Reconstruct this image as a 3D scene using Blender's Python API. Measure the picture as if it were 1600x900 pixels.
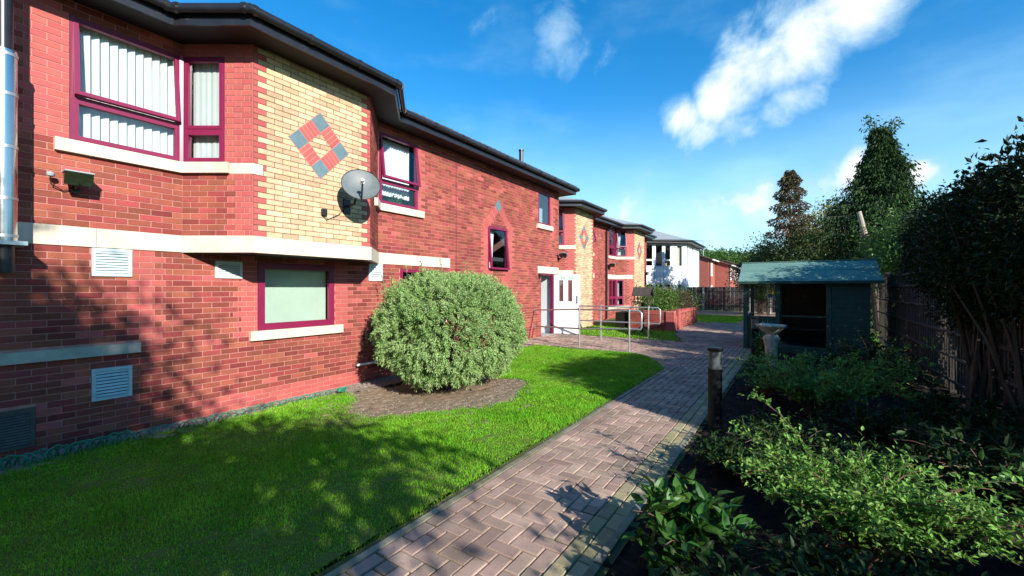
import bpy, bmesh, math, random
import numpy as np
from mathutils import Vector, Matrix

for o in list(bpy.data.objects):
    bpy.data.objects.remove(o)
S = bpy.context.scene
COL = S.collection
RND = random.Random(11)
rng = np.random.default_rng(11)

# ------------------------------------------------------------------ camera
# x: away from the facade, y: along the facade, z: up; the eye stands 1.55 m above the path
F_PX, TH = 660.0, math.radians(34.0)
EYE = 1.55
CT, ST = math.cos(TH), math.sin(TH)
cd = bpy.data.cameras.new('camera'); cam = bpy.data.objects.new('camera', cd); COL.objects.link(cam)
cam.location = (0, 0, EYE); cam.rotation_euler = (math.radians(90), 0, TH)
cd.sensor_width = 36.0; cd.lens = 36.0 * F_PX / 1600.0
cd.clip_start = 0.05; cd.clip_end = 4000
S.camera = cam

def ray(px, py):                       # direction per metre of depth
    a = (px - 800) / F_PX
    return Vector((a * CT - ST, a * ST + CT, (450.5 - py) / F_PX))

# ------------------------------------------------------------------ light
SUN_TRAVEL = Vector((-1.0, 0.45, -0.50)).normalized()
to_sun = -SUN_TRAVEL
SUN_EL = math.asin(to_sun.z)
sl = bpy.data.lights.new('sun', 'SUN'); sun = bpy.data.objects.new('sun', sl); COL.objects.link(sun)
sl.energy = 5.0; sl.angle = math.radians(0.55); sl.color = (1.0, 0.95, 0.88)
sun.rotation_euler = SUN_TRAVEL.to_track_quat('-Z', 'Y').to_euler()
sun.location = (20, -9, 15)

S.view_settings.view_transform = 'Standard'; S.view_settings.look = 'None'
S.view_settings.exposure = 0.78; S.view_settings.gamma = 1.0
S.view_settings.use_curve_mapping = False
S.cycles.max_bounces = 6; S.cycles.diffuse_bounces = 2; S.cycles.transparent_max_bounces = 12

w = bpy.data.worlds.new('World'); S.world = w; w.use_nodes = True
nt = w.node_tree; nt.nodes.clear()
def N(t, **kw):
    n = nt.nodes.new(t)
    for k, v in kw.items(): setattr(n, k, v)
    return n
def LK(a, b): nt.links.new(a, b)
def VAL(x): return x
def mathn(op, a, b=None, c=None, clamp=False):
    n = N('ShaderNodeMath', operation=op); n.use_clamp = clamp
    for i, v in enumerate((a, b, c)):
        if v is None: continue
        if isinstance(v, (int, float)): n.inputs[i].default_value = v
        else: LK(v, n.inputs[i])
    return n.outputs[0]
sky = N('ShaderNodeTexSky', sky_type='NISHITA', sun_disc=False, sun_elevation=SUN_EL,
        sun_rotation=math.atan2(to_sun.x, to_sun.y), altitude=100, air_density=1.0, dust_density=0.05, ozone_density=3.0)
hsv = N('ShaderNodeHueSaturation'); hsv.inputs['Hue'].default_value = 0.497; hsv.inputs['Saturation'].default_value = 1.37; hsv.inputs['Value'].default_value = 2.05
LK(sky.outputs[0], hsv.inputs['Color'])
tc = N('ShaderNodeTexCoord')
DIRV = tc.outputs['Generated']
nz = N('ShaderNodeTexNoise'); nz.inputs['Scale'].default_value = 6.0; nz.inputs['Detail'].default_value = 10.0; nz.inputs['Roughness'].default_value = 0.60; nz.inputs['Distortion'].default_value = 0.35
LK(DIRV, nz.inputs['Vector'])
nz2 = N('ShaderNodeTexNoise'); nz2.inputs['Scale'].default_value = 3.2; nz2.inputs['Detail'].default_value = 7.0; nz2.inputs['Roughness'].default_value = 0.55
mp = N('ShaderNodeMapping'); mp.inputs['Scale'].default_value = (1, 1, 2.6); mp.inputs['Location'].default_value = (4.3, 1.2, 0.4)
LK(DIRV, mp.inputs['Vector']); LK(mp.outputs[0], nz2.inputs['Vector'])
# cumulus in view: each a cluster of soft balls on the sky, frayed by noise  (px, py, radius in px, weight)
BALLS = [(1330, 10, 90, .92), (1255, 50, 85, .95), (1200, 95, 75, .84), (1160, 140, 62, .60), (1115, 160, 40, .74), (1062, 185, 36, .82), (1215, 140, 62, .52),
         (882, 40, 72, .60), (900, 85, 58, .60), (852, 100, 40, .50), (775, 40, 40, .42),
         (1330, 272, 55, .80), (1285, 285, 45, .75), (1434, 276, 36, .85), (1175, 325, 50, .75), (1195, 300, 34, .66), (1140, 345, 48, .62),
         (1235, 340, 40, .55), (960, 350, 90, .40), (1060, 345, 70, .4), (1160, 210, 50, .6), (1090, 215, 45, .62), (1225, 165, 60, .62), (1370, 40, 60, .6), (1120, 340, 60, .6)]
acc = None
for (px, py, r, wgt) in BALLS:
    c = ray(px, py).normalized()
    a = (px - 800) / F_PX; b = (450.5 - py) / F_PX
    ang = r / F_PX / (1 + a * a + b * b) ** 0.85
    d = N('ShaderNodeVectorMath', operation='DISTANCE'); LK(DIRV, d.inputs[0]); d.inputs[1].default_value = c
    m = N('ShaderNodeMapRange', interpolation_type='SMOOTHSTEP')
    LK(d.outputs['Value'], m.inputs['Value'])
    m.inputs['From Min'].default_value = 0.0; m.inputs['From Max'].default_value = ang * 2.0
    m.inputs['To Min'].default_value = wgt; m.inputs['To Max'].default_value = 0.0
    acc = m.outputs[0] if acc is None else mathn('MAXIMUM', acc, m.outputs[0])
frayed = mathn('ADD', acc, mathn('MULTIPLY', mathn('SUBTRACT', nz.outputs[0], 0.47), 1.75))
cm = N('ShaderNodeMapRange', interpolation_type='SMOOTHSTEP'); LK(frayed, cm.inputs['Value'])
cm.inputs['From Min'].default_value = 0.30; cm.inputs['From Max'].default_value = 1.0
gate = N('ShaderNodeMapRange', interpolation_type='SMOOTHSTEP'); LK(acc, gate.inputs['Value']); gate.inputs['From Min'].default_value = 0.02; gate.inputs['From Max'].default_value = 0.30
cum = mathn('MULTIPLY', cm.outputs[0], gate.outputs[0])
# thin veil all round the sky, a little denser towards the horizon
veil = N('ShaderNodeMapRange', interpolation_type='SMOOTHSTEP'); LK(nz2.outputs[0], veil.inputs['Value'])
veil.inputs['From Min'].default_value = 0.46; veil.inputs['From Max'].default_value = 0.85
veil.inputs['To Max'].default_value = 0.25
sx = N('ShaderNodeSeparateXYZ'); LK(DIRV, sx.inputs[0])
low = N('ShaderNodeMapRange', interpolation_type='SMOOTHSTEP'); LK(sx.outputs[2], low.inputs['Value'])
low.inputs['From Min'].default_value = -0.02; low.inputs['From Max'].default_value = 0.42; low.inputs['To Min'].default_value = 0.86; low.inputs['To Max'].default_value = 0.0
mask = mathn('MAXIMUM', cum, mathn('ADD', veil.outputs[0], low.outputs[0]), clamp=True)
ccol = N('ShaderNodeMix', data_type='RGBA')
ccol.inputs['A'].default_value = (5.6, 9.4, 10.8, 1); ccol.inputs['B'].default_value = (9.6, 9.9, 10.2, 1)
LK(cum, ccol.inputs['Factor'])
mx = N('ShaderNodeMix', data_type='RGBA'); LK(mask, mx.inputs['Factor'])
LK(hsv.outputs[0], mx.inputs['A']); LK(ccol.outputs['Result'], mx.inputs['B'])
bg = N('ShaderNodeBackground'); bg.inputs['Strength'].default_value = 0.068
LK(mx.outputs['Result'], bg.inputs['Color'])
wo = N('ShaderNodeOutputWorld'); LK(bg.outputs[0], wo.inputs['Surface'])

# ------------------------------------------------------------------ materials
MATS = {}
def mat(name, col, rough=0.7, var=0.0, vscale=6.0, col2=None, bump=0.0, bscale=40.0, metal=0.0, spec=0.4, rnd=0.0, sub=0.0, trans=0.0, coat=0.0, wear=0.0, wscale=1.1):
    """procedural material: base colour, noise towards col2, per-piece variation (attribute rnd + object random), bump"""
    if name in MATS: return MATS[name]
    m = bpy.data.materials.new(name); m.use_nodes = True; t = m.node_tree; t.nodes.clear()
    n = lambda k: t.nodes.new(k)
    out = n('ShaderNodeOutputMaterial'); b = n('ShaderNodeBsdfPrincipled')
    b.inputs['Roughness'].default_value = rough; b.inputs['Metallic'].default_value = metal
    b.inputs['Specular IOR Level'].default_value = spec
    if coat: b.inputs['Coat Weight'].default_value = coat
    geo = n('ShaderNodeNewGeometry')
    last = None
    if col2 is not None:
        nz = n('ShaderNodeTexNoise'); nz.inputs['Scale'].default_value = vscale; nz.inputs['Detail'].default_value = 6; nz.inputs['Roughness'].default_value = 0.65
        t.links.new(geo.outputs['Position'], nz.inputs['Vector'])
        mr = n('ShaderNodeMapRange'); mr.inputs['From Min'].default_value = 0.35; mr.inputs['From Max'].default_value = 0.68
        t.links.new(nz.outputs[0], mr.inputs['Value'])
        mi = n('ShaderNodeMix'); mi.data_type = 'RGBA'
        mi.inputs['A'].default_value = (*col, 1); mi.inputs['B'].default_value = (*col2, 1)
        t.links.new(mr.outputs[0], mi.inputs['Factor']); last = mi.outputs['Result']
    if rnd:
        at = n('ShaderNodeAttribute'); at.attribute_name = 'rnd'
        oi = n('ShaderNodeObjectInfo')
        ad = n('ShaderNodeMath'); ad.operation = 'ADD'; t.links.new(at.outputs['Fac'], ad.inputs[0]); t.links.new(oi.outputs['Random'], ad.inputs[1])
        fr = n('ShaderNodeMath'); fr.operation = 'FRACT'; t.links.new(ad.outputs[0], fr.inputs[0])
        h = n('ShaderNodeHueSaturation')
        if last is None: h.inputs['Color'].default_value = (*col, 1)
        else: t.links.new(last, h.inputs['Color'])
        v = n('ShaderNodeMapRange'); t.links.new(fr.outputs[0], v.inputs['Value'])
        v.inputs['To Min'].default_value = 1 - rnd; v.inputs['To Max'].default_value = 1 + rnd * 0.7
        t.links.new(v.outputs[0], h.inputs['Value'])
        m7 = n('ShaderNodeMath'); m7.operation = 'MULTIPLY'; t.links.new(fr.outputs[0], m7.inputs[0]); m7.inputs[1].default_value = 7.13
        f7 = n('ShaderNodeMath'); f7.operation = 'FRACT'; t.links.new(m7.outputs[0], f7.inputs[0])
        hu = n('ShaderNodeMapRange'); t.links.new(f7.outputs[0], hu.inputs['Value'])
        hu.inputs['To Min'].default_value = 0.5 - rnd * 0.035; hu.inputs['To Max'].default_value = 0.5 + rnd * 0.035
        t.links.new(hu.outputs[0], h.inputs['Hue'])
        last = h.outputs[0]
    if wear:                       # broad weathering: blotches of dirt and fading with shapes of their own
        wn = n('ShaderNodeTexNoise'); wn.inputs['Scale'].default_value = wscale; wn.inputs['Detail'].default_value = 8; wn.inputs['Roughness'].default_value = 0.7
        mpn = n('ShaderNodeMapping'); mpn.inputs['Scale'].default_value = (1, 1, .55); t.links.new(geo.outputs['Position'], mpn.inputs['Vector']); t.links.new(mpn.outputs[0], wn.inputs['Vector'])
        wr = n('ShaderNodeMapRange'); wr.inputs['From Min'].default_value = 0.3; wr.inputs['From Max'].default_value = 0.7
        wr.inputs['To Min'].default_value = 1 - wear; wr.inputs['To Max'].default_value = 1 + wear * 0.45; t.links.new(wn.outputs[0], wr.inputs['Value'])
        h2 = n('ShaderNodeHueSaturation'); t.links.new(wr.outputs[0], h2.inputs['Value'])
        if last is None: h2.inputs['Color'].default_value = (*col, 1)
        else: t.links.new(last, h2.inputs['Color'])
        last = h2.outputs[0]
    if last is None: b.inputs['Base Color'].default_value = (*col, 1)
    else: t.links.new(last, b.inputs['Base Color'])
    if bump:
        bn = n('ShaderNodeTexNoise'); bn.inputs['Scale'].default_value = bscale; bn.inputs['Detail'].default_value = 5
        t.links.new(geo.outputs['Position'], bn.inputs['Vector'])
        bp = n('ShaderNodeBump'); bp.inputs['Strength'].default_value = bump; bp.inputs['Distance'].default_value = 0.01
        t.links.new(bn.outputs[0], bp.inputs['Height']); t.links.new(bp.outputs[0], b.inputs['Normal'])
    sh = b.outputs[0]
    if trans:
        tr = n('ShaderNodeBsdfTranslucent')
        if last is None: tr.inputs['Color'].default_value = (*col, 1)
        else: t.links.new(last, tr.inputs['Color'])
        ms = n('ShaderNodeMixShader'); ms.inputs[0].default_value = trans
        t.links.new(sh, ms.inputs[1]); t.links.new(tr.outputs[0], ms.inputs[2]); sh = ms.outputs[0]
    t.links.new(sh, out.inputs['Surface'])
    MATS[name] = m
    return m

def glass_mat(name, tint=(0.86, 0.93, 0.95), refl=1.0):
    if name in MATS: return MATS[name]
    m = bpy.data.materials.new(name); m.use_nodes = True; t = m.node_tree; t.nodes.clear()
    n = lambda k: t.nodes.new(k)
    out = n('ShaderNodeOutputMaterial'); g = n('ShaderNodeBsdfGlossy'); g.inputs['Roughness'].default_value = 0.015
    tr = n('ShaderNodeBsdfTransparent'); tr.inputs['Color'].default_value = (*tint, 1)
    lw = n('ShaderNodeLayerWeight'); lw.inputs['Blend'].default_value = 0.5
    pw = n('ShaderNodeMath'); pw.operation = 'POWER'; pw.inputs[1].default_value = 4.0; t.links.new(lw.outputs['Facing'], pw.inputs[0])
    mu = n('ShaderNodeMath'); mu.operation = 'MULTIPLY_ADD'; mu.inputs[1].default_value = 0.9; mu.inputs[2].default_value = 0.08 * refl; mu.use_clamp = True
    t.links.new(pw.outputs[0], mu.inputs[0])
    ms = n('ShaderNodeMixShader'); t.links.new(mu.outputs[0], ms.inputs[0]); t.links.new(tr.outputs[0], ms.inputs[1]); t.links.new(g.outputs[0], ms.inputs[2])
    t.links.new(ms.outputs[0], out.inputs['Surface'])
    MATS[name] = m; return m

mat('brick_rustic', (0.335, 0.074, 0.055), 0.85, col2=(0.26, 0.072, 0.05), vscale=30, bump=0.8, bscale=90, rnd=0.34, spec=0.2, wear=0.28)
mat('brick_smooth', (0.46, 0.105, 0.092), 0.75, col2=(0.42, 0.095, 0.082), vscale=12, bump=0.3, bscale=60, rnd=0.12, spec=0.25, wear=0.2)
mat('brick_buff', (0.62, 0.46, 0.28), 0.8, col2=(0.57, 0.37, 0.215), vscale=14, bump=0.5, bscale=80, rnd=0.30, spec=0.2, wear=0.18)
mat('brick_grey', (0.13, 0.20, 0.22), 0.7, col2=(0.10, 0.16, 0.18), vscale=9, bump=0.2, rnd=0.1, spec=0.25)
mat('mortar_pink', (0.56, 0.27, 0.225), 0.95, col2=(0.45, 0.215, 0.18), wear=0.25, vscale=8, bump=0.5, bscale=150, spec=0.1)
mat('mortar_brown', (0.20, 0.085, 0.06), 0.95, col2=(0.16, 0.07, 0.05), vscale=8, bump=0.4, bscale=150, spec=0.1)
mat('stone_cream', (0.66, 0.59, 0.46), 0.8, col2=(0.57, 0.51, 0.39), vscale=5, bump=0.3, bscale=120, spec=0.2, wear=0.2, wscale=2.5)
mat('stone_aged', (0.50, 0.47, 0.38), 0.85, col2=(0.34, 0.34, 0.27), vscale=7, bump=0.35, bscale=110, spec=0.2)
mat('maroon', (0.21, 0.012, 0.055), 0.35, col2=(0.18, 0.012, 0.05), vscale=5, spec=0.5)
mat('gutter_black', (0.012, 0.013, 0.016), 0.32, col2=(0.02, 0.02, 0.024), vscale=6, spec=0.5)
mat('soffit_black', (0.005, 0.0045, 0.0045), 0.6, col2=(0.008, 0.007, 0.007), vscale=6)
mat('roof_tile', (0.045, 0.047, 0.048), 0.8, col2=(0.07, 0.072, 0.066), vscale=9, bump=0.4, rnd=0.25)
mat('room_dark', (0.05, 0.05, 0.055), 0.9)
mat('white_paint', (0.74, 0.75, 0.75), 0.5, col2=(0.69, 0.70, 0.71), vscale=4)
mat('blind_white', (0.78, 0.80, 0.76), 0.75, col2=(0.72, 0.74, 0.70), vscale=3, trans=0.22)
mat('blind_pale', (0.50, 0.58, 0.46), 0.8, wear=0.08, col2=(0.46, 0.54, 0.42), vscale=2)
mat('curtain_white', (0.80, 0.82, 0.82), 0.85, trans=0.25)
mat('vent_pale', (0.50, 0.62, 0.62), 0.5, col2=(0.42, 0.53, 0.54), vscale=12)
mat('vent_white', (0.66, 0.70, 0.70), 0.5, col2=(0.58, 0.62, 0.62), vscale=12)
mat('vent_brown', (0.085, 0.065, 0.055), 0.55, col2=(0.12, 0.10, 0.08), vscale=14, metal=0.3)
mat('void', (0.01, 0.01, 0.012), 0.95)
mat('steel', (0.46, 0.50, 0.52), 0.22, metal=1.0, bump=0.05, bscale=9, col2=(0.5, 0.53, 0.55), vscale=5)
mat('galv', (0.42, 0.45, 0.45), 0.42, metal=0.75, col2=(0.52, 0.54, 0.53), vscale=20)
mat('dish_grey', (0.135, 0.155, 0.155), 0.5, col2=(0.10, 0.12, 0.12), vscale=7, bump=0.1, bscale=60)
mat('black_plastic', (0.016, 0.017, 0.018), 0.4)
mat('grey_plastic', (0.30, 0.34, 0.34), 0.5)
mat('green_wire', (0.02, 0.22, 0.13), 0.45)
mat('bollard_black', (0.004, 0.006, 0.008), 0.5, col2=(0.007, 0.010, 0.011), vscale=15, spec=0.25)
mat('lamp_clear', (0.18, 0.21, 0.20), 0.2, col2=(0.12, 0.14, 0.135), vscale=9, trans=0.45)
mat('stone_bath', (0.60, 0.56, 0.46), 0.85, col2=(0.33, 0.32, 0.26), vscale=16, bump=0.6, bscale=70)
mat('grass_soil', (0.09, 0.15, 0.022), 0.95, col2=(0.14, 0.16, 0.045), vscale=3.0, bump=0.8, bscale=70, spec=0.1)
mat('grass', (0.19, 0.54, 0.018), 0.6, col2=(0.32, 0.60, 0.045), vscale=1.3, wear=0.35, wscale=2.8, rnd=0.45, trans=0.42, spec=0.25)
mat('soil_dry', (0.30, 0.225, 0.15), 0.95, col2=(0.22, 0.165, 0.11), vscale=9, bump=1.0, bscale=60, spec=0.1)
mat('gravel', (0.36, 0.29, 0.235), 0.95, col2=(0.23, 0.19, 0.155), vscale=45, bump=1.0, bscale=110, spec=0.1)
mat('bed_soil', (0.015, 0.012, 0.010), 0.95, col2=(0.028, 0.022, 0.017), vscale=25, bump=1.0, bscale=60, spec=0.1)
mat('joint_moss', (0.085, 0.10, 0.028), 0.95, col2=(0.115, 0.10, 0.065), vscale=2.5, bump=0.6, bscale=130, spec=0.05)
mat('paver', (0.49, 0.325, 0.255), 0.85, col2=(0.36, 0.275, 0.21), vscale=1.7, bump=0.8, bscale=130, rnd=0.24, spec=0.15, wear=0.42, wscale=2.2)
mat('paver_buff', (0.40, 0.34, 0.21), 0.85, col2=(0.30, 0.265, 0.14), vscale=2.5, bump=0.7, bscale=130, rnd=0.2, spec=0.15)
mat('paver_far', (0.33, 0.22, 0.165), 0.85, col2=(0.24, 0.18, 0.14), vscale=1.5, bump=0.4, bscale=90, spec=0.15)
mat('kerb', (0.31, 0.28, 0.21), 0.9, col2=(0.15, 0.155, 0.085), vscale=6, bump=0.5, bscale=90, rnd=0.15, spec=0.15)
mat('bark', (0.085, 0.062, 0.045), 0.9, col2=(0.13, 0.10, 0.075), vscale=18, bump=1.0, bscale=45)
mat('bark_pale', (0.42, 0.37, 0.29), 0.9, col2=(0.30, 0.26, 0.20), vscale=15, bump=0.7, bscale=50)
mat('twig', (0.13, 0.075, 0.05), 0.85)
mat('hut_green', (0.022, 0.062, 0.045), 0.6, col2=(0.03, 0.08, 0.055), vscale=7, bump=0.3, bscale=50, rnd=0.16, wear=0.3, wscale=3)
mat('hut_shade', (0.010, 0.014, 0.012), 0.7, col2=(0.014, 0.018, 0.015), vscale=7, rnd=0.12)  # back boards and floor: the hut's inner shade is put into this colour
mat('felt_green', (0.17, 0.30, 0.25), 0.9, wear=0.2, col2=(0.13, 0.26, 0.215), vscale=5, bump=0.6, bscale=200, spec=0.15)
mat('fence_grey', (0.050, 0.040, 0.031), 0.9, col2=(0.085, 0.07, 0.055), vscale=9, bump=0.5, bscale=40, rnd=0.2)
mat('fence_black', (0.030, 0.030, 0.032), 0.85, col2=(0.055, 0.052, 0.05), vscale=6, bump=0.3, rnd=0.2)
mat('concrete', (0.36, 0.37, 0.34), 0.9, col2=(0.28, 0.29, 0.27), vscale=9, bump=0.4)
mat('wood_dark', (0.055, 0.035, 0.025), 0.7, col2=(0.08, 0.055, 0.04), vscale=14)
mat('panel_white', (0.68, 0.70, 0.71), 0.45, col2=(0.63, 0.65, 0.67), vscale=2)
mat('roof_pale', (0.30, 0.33, 0.33), 0.8, col2=(0.24, 0.27, 0.27), vscale=2, bump=0.3)
mat('house_brick', (0.36, 0.105, 0.075), 0.85, col2=(0.30, 0.085, 0.06), vscale=3, bump=0.4, bscale=20)
mat('house_tile', (0.13, 0.075, 0.06), 0.85, col2=(0.09, 0.06, 0.05), vscale=4, bump=0.4, bscale=15)
mat('sign_green', (0.01, 0.42, 0.10), 0.5)
mat('board_tan', (0.42, 0.24, 0.10), 0.6)
mat('cloth_blue', (0.03, 0.06, 0.35), 0.7)
mat('cloth_yellow', (0.65, 0.55, 0.05), 0.7)
def leafmat(name, c, c2, rnd=0.45, trans=0.28, rough=0.45, spec=0.4, vs=2.2):
    return mat(name, c, rough, col2=c2, vscale=vs, rnd=rnd, trans=trans, spec=spec)
leafmat('leaf_bush', (0.23, 0.40, 0.10), (0.38, 0.50, 0.22), 0.42, 0.22, 0.6, 0.3, 5)
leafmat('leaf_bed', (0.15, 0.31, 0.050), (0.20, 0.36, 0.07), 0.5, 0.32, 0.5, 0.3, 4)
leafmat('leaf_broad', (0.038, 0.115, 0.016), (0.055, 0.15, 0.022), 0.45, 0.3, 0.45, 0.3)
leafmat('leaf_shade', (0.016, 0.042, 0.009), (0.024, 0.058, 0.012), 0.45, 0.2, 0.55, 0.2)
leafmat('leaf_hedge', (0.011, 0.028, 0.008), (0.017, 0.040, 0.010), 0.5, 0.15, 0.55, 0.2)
leafmat('leaf_conifer', (0.022, 0.055, 0.014), (0.050, 0.10, 0.022), 0.5, 0.2, 0.6, 0.25)
leafmat('leaf_lime', (0.07, 0.16, 0.025), (0.10, 0.19, 0.035), 0.5, 0.3)
leafmat('leaf_tree', (0.06, 0.085, 0.022), (0.05, 0.11, 0.025), 0.5, 0.25)
leafmat('leaf_rusty', (0.15, 0.085, 0.05), (0.10, 0.10, 0.035), 0.45, 0.25)
leafmat('leaf_yellow', (0.33, 0.28, 0.09), (0.24, 0.25, 0.07), 0.45, 0.3)
leafmat('leaf_planter', (0.08, 0.19, 0.025), (0.11, 0.20, 0.03), 0.5, 0.28)
leafmat('leaf_wood', (0.07, 0.13, 0.04), (0.05, 0.10, 0.035), 0.5, 0.2, 0.7, 0.2, 0.15)
leafmat('leaf_dry', (0.25, 0.12, 0.05), (0.18, 0.09, 0.04), 0.4, 0.2)
glass_mat('glass', (0.88, 0.94, 0.95), 1.3)
glass_mat('glass_sky', (0.62, 0.75, 0.80), 2.6)

# ------------------------------------------------------------------ helpers
WM = {}
def _link(o, parent, world, basis=None):
    COL.objects.link(o)
    basis = basis or Matrix.Identity(4)
    if basis != Matrix.Identity(4): o.matrix_basis = basis
    if parent is not None:
        o.parent = parent
        if world:
            o.matrix_parent_inverse = WM[parent.name].inverted(); WM[o.name] = basis.copy()
        else: WM[o.name] = WM[parent.name] @ basis
    else: WM[o.name] = basis.copy()
    return o
def tag(o, label=None, cat=None, group=None, kind=None):
    if label: o['label'] = label
    if cat: o['category'] = cat
    if group: o['group'] = group
    if kind: o['kind'] = kind
    return o
def thing(name, label, cat, loc=(0, 0, 0), rz=0.0, group=None):
    o = bpy.data.objects.new(name, None); o.empty_display_size = 0.2
    _link(o, None, True, Matrix.Translation(loc) @ Matrix.Rotation(rz, 4, 'Z'))
    return tag(o, label, cat, group)
def dup(root, loc=None, rz=None, label=None, group=None, basis=None):
    def cp(o, parent):
        c = o.copy(); COL.objects.link(c)
        if parent is not None: c.parent = parent
        for ch in o.children: cp(ch, c)
        return c
    r = cp(root, None)
    if basis is not None: r.matrix_basis = basis
    else:
        if loc is not None: r.location = loc
        if rz is not None: r.rotation_euler = (0, 0, rz)
    if label: r['label'] = label
    if group: r['group'] = group
    WM[r.name] = r.matrix_basis.copy()
    return r

class MB:
    def __init__(s): s.v = []; s.f = []; s.m = []; s.r = []
    def add(s, vs, fs, mi=0, r=0.0):
        b = len(s.v); s.v += [tuple(p) for p in vs]
        for f in fs: s.f.append(tuple(i + b for i in f)); s.m.append(mi); s.r.append(r)
        return s
    def obox(s, o, u, v, w_, mi=0, r=0.0):
        o, u, v, w_ = Vector(o), Vector(u), Vector(v), Vector(w_)
        if u.cross(v).dot(w_) < 0: u, v = v, u
        P = [o, o + u, o + u + v, o + v, o + w_, o + u + w_, o + u + v + w_, o + v + w_]
        return s.add(P, [(3, 2, 1, 0), (4, 5, 6, 7), (0, 1, 5, 4), (1, 2, 6, 5), (2, 3, 7, 6), (3, 0, 4, 7)], mi, r)
    def box(s, x0, x1, y0, y1, z0, z1, mi=0, r=0.0):
        return s.obox((x0, y0, z0), (x1 - x0, 0, 0), (0, y1 - y0, 0), (0, 0, z1 - z0), mi, r)
    def bar(s, a, b, wd, ht, up=(0, 0, 1), mi=0):
        a, b = Vector(a), Vector(b); d = (b - a); u = Vector(up)
        sd = d.cross(u)
        if sd.length < 1e-6: sd = d.cross(Vector((1, 0, 0)))
        sd.normalize(); u = sd.cross(d).normalized()
        return s.obox(a - sd * wd / 2 - u * ht / 2, d, sd * wd, u * ht, mi)
    def tube(s, pts, rad, n=8, cap=True, mi=0, r=0.0):
        pts = [Vector(p) for p in pts]
        if not hasattr(rad, '__len__'): rad = [rad] * len(pts)
        vs = []; fs = []
        prev = None
        for i, p in enumerate(pts):
            d = (pts[min(i + 1, len(pts) - 1)] - pts[max(i - 1, 0)])
            if d.length < 1e-9: d = Vector((0, 0, 1))
            d.normalize()
            if prev is None:
                a = d.cross(Vector((0, 0, 1)));
                if a.length < 1e-3: a = d.cross(Vector((1, 0, 0)))
            else: a = prev - d * prev.dot(d)
            a.normalize(); prev = a; b = d.cross(a)
            for k in range(n):
                t = 2 * math.pi * k / n
                vs.append(p + (a * math.cos(t) + b * math.sin(t)) * rad[i])
        for i in range(len(pts) - 1):
            for k in range(n):
                k2 = (k + 1) % n
                fs.append((i * n + k, i * n + k2, (i + 1) * n + k2, (i + 1) * n + k))
        if cap:
            fs.append(tuple(reversed(range(n)))); fs.append(tuple(range((len(pts) - 1) * n, len(pts) * n)))
        return s.add(vs, fs, mi, r)
    def lathe(s, prof, c=(0, 0, 0), n=24, flute=0, famp=0.0, mi=0):
        vs = []; fs = []
        for (r, z) in prof:
            for k in range(n):
                t = 2 * math.pi * k / n
                rr = r * (1 + famp * math.cos(flute * t)) if flute else r
                vs.append((c[0] + rr * math.cos(t), c[1] + rr * math.sin(t), c[2] + z))
        for i in range(len(prof) - 1):
            for k in range(n):
                k2 = (k + 1) % n
                fs.append((i * n + k, i * n + k2, (i + 1) * n + k2, (i + 1) * n + k))
        fs.append(tuple(reversed(range(n)))); fs.append(tuple(range((len(prof) - 1) * n, len(prof) * n)))
        return s.add(vs, fs, mi)
    def prism(s, poly, z0, z1, mi=0, r=0.0):
        n = len(poly)
        ar = sum(poly[i][0] * poly[(i + 1) % n][1] - poly[(i + 1) % n][0] * poly[i][1] for i in range(n))
        if ar < 0: poly = poly[::-1]
        vs = [(x, y, z0) for x, y in poly] + [(x, y, z1) for x, y in poly]
        fs = [tuple(reversed(range(n))), tuple(range(n, 2 * n))] + [(i, (i + 1) % n, (i + 1) % n + n, i + n) for i in range(n)]
        return s.add(vs, fs, mi, r)
    def mesh(s, name, mats, smooth=False):
        me = bpy.data.meshes.new(name); me.from_pydata(s.v, [], s.f)
        if not isinstance(mats, (list, tuple)): mats = [mats]
        for m in mats: me.materials.append(MATS[m])
        if len(mats) > 1: me.polygons.foreach_set('material_index', s.m)
        if any(s.r):
            at = me.attributes.new('rnd', 'FLOAT', 'FACE'); at.data.foreach_set('value', s.r)
        me.polygons.foreach_set('use_smooth', [smooth] * len(me.polygons))
        me.update()
        if smooth: me.set_sharp_from_angle(angle=math.radians(38))
        return me
    def build(s, name, mats, parent=None, smooth=False, world=True):
        o = bpy.data.objects.new(name, s.mesh(name, mats, smooth))
        _link(o, parent, world); return o

def one(name, mats, label, cat, mb, group=None, smooth=False):
    return tag(mb.build(name, mats, None, smooth), label, cat, group)
def struct(name, mats, mb, smooth=False):
    return tag(mb.build(name, mats, None, smooth), kind='structure')

def fast_mesh(name, V, Fc, mats, rnd=None, mi=None, smooth=False):
    """V (n,3), Fc (m,k) numpy -> mesh"""
    me = bpy.data.meshes.new(name); k = Fc.shape[1]
    me.vertices.add(len(V)); me.vertices.foreach_set('co', V.astype(np.float32).ravel())
    me.loops.add(Fc.size); me.loops.foreach_set('vertex_index', Fc.astype(np.int32).ravel())
    me.polygons.add(len(Fc)); me.polygons.foreach_set('loop_start', np.arange(0, Fc.size, k, dtype=np.int32))
    if not isinstance(mats, (list, tuple)): mats = [mats]
    for m in mats: me.materials.append(MATS[m])
    if mi is not None: me.polygons.foreach_set('material_index', mi.astype(np.int32))
    if rnd is not None:
        at = me.attributes.new('rnd', 'FLOAT', 'FACE'); at.data.foreach_set('value', rnd.astype(np.float32))
    me.update(calc_edges=True); me.validate()
    me.polygons.foreach_set('use_smooth', np.full(len(Fc), smooth, dtype=bool))
    return me
def unit(a): return a / np.maximum(np.linalg.norm(a, axis=-1, keepdims=True), 1e-9)
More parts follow.
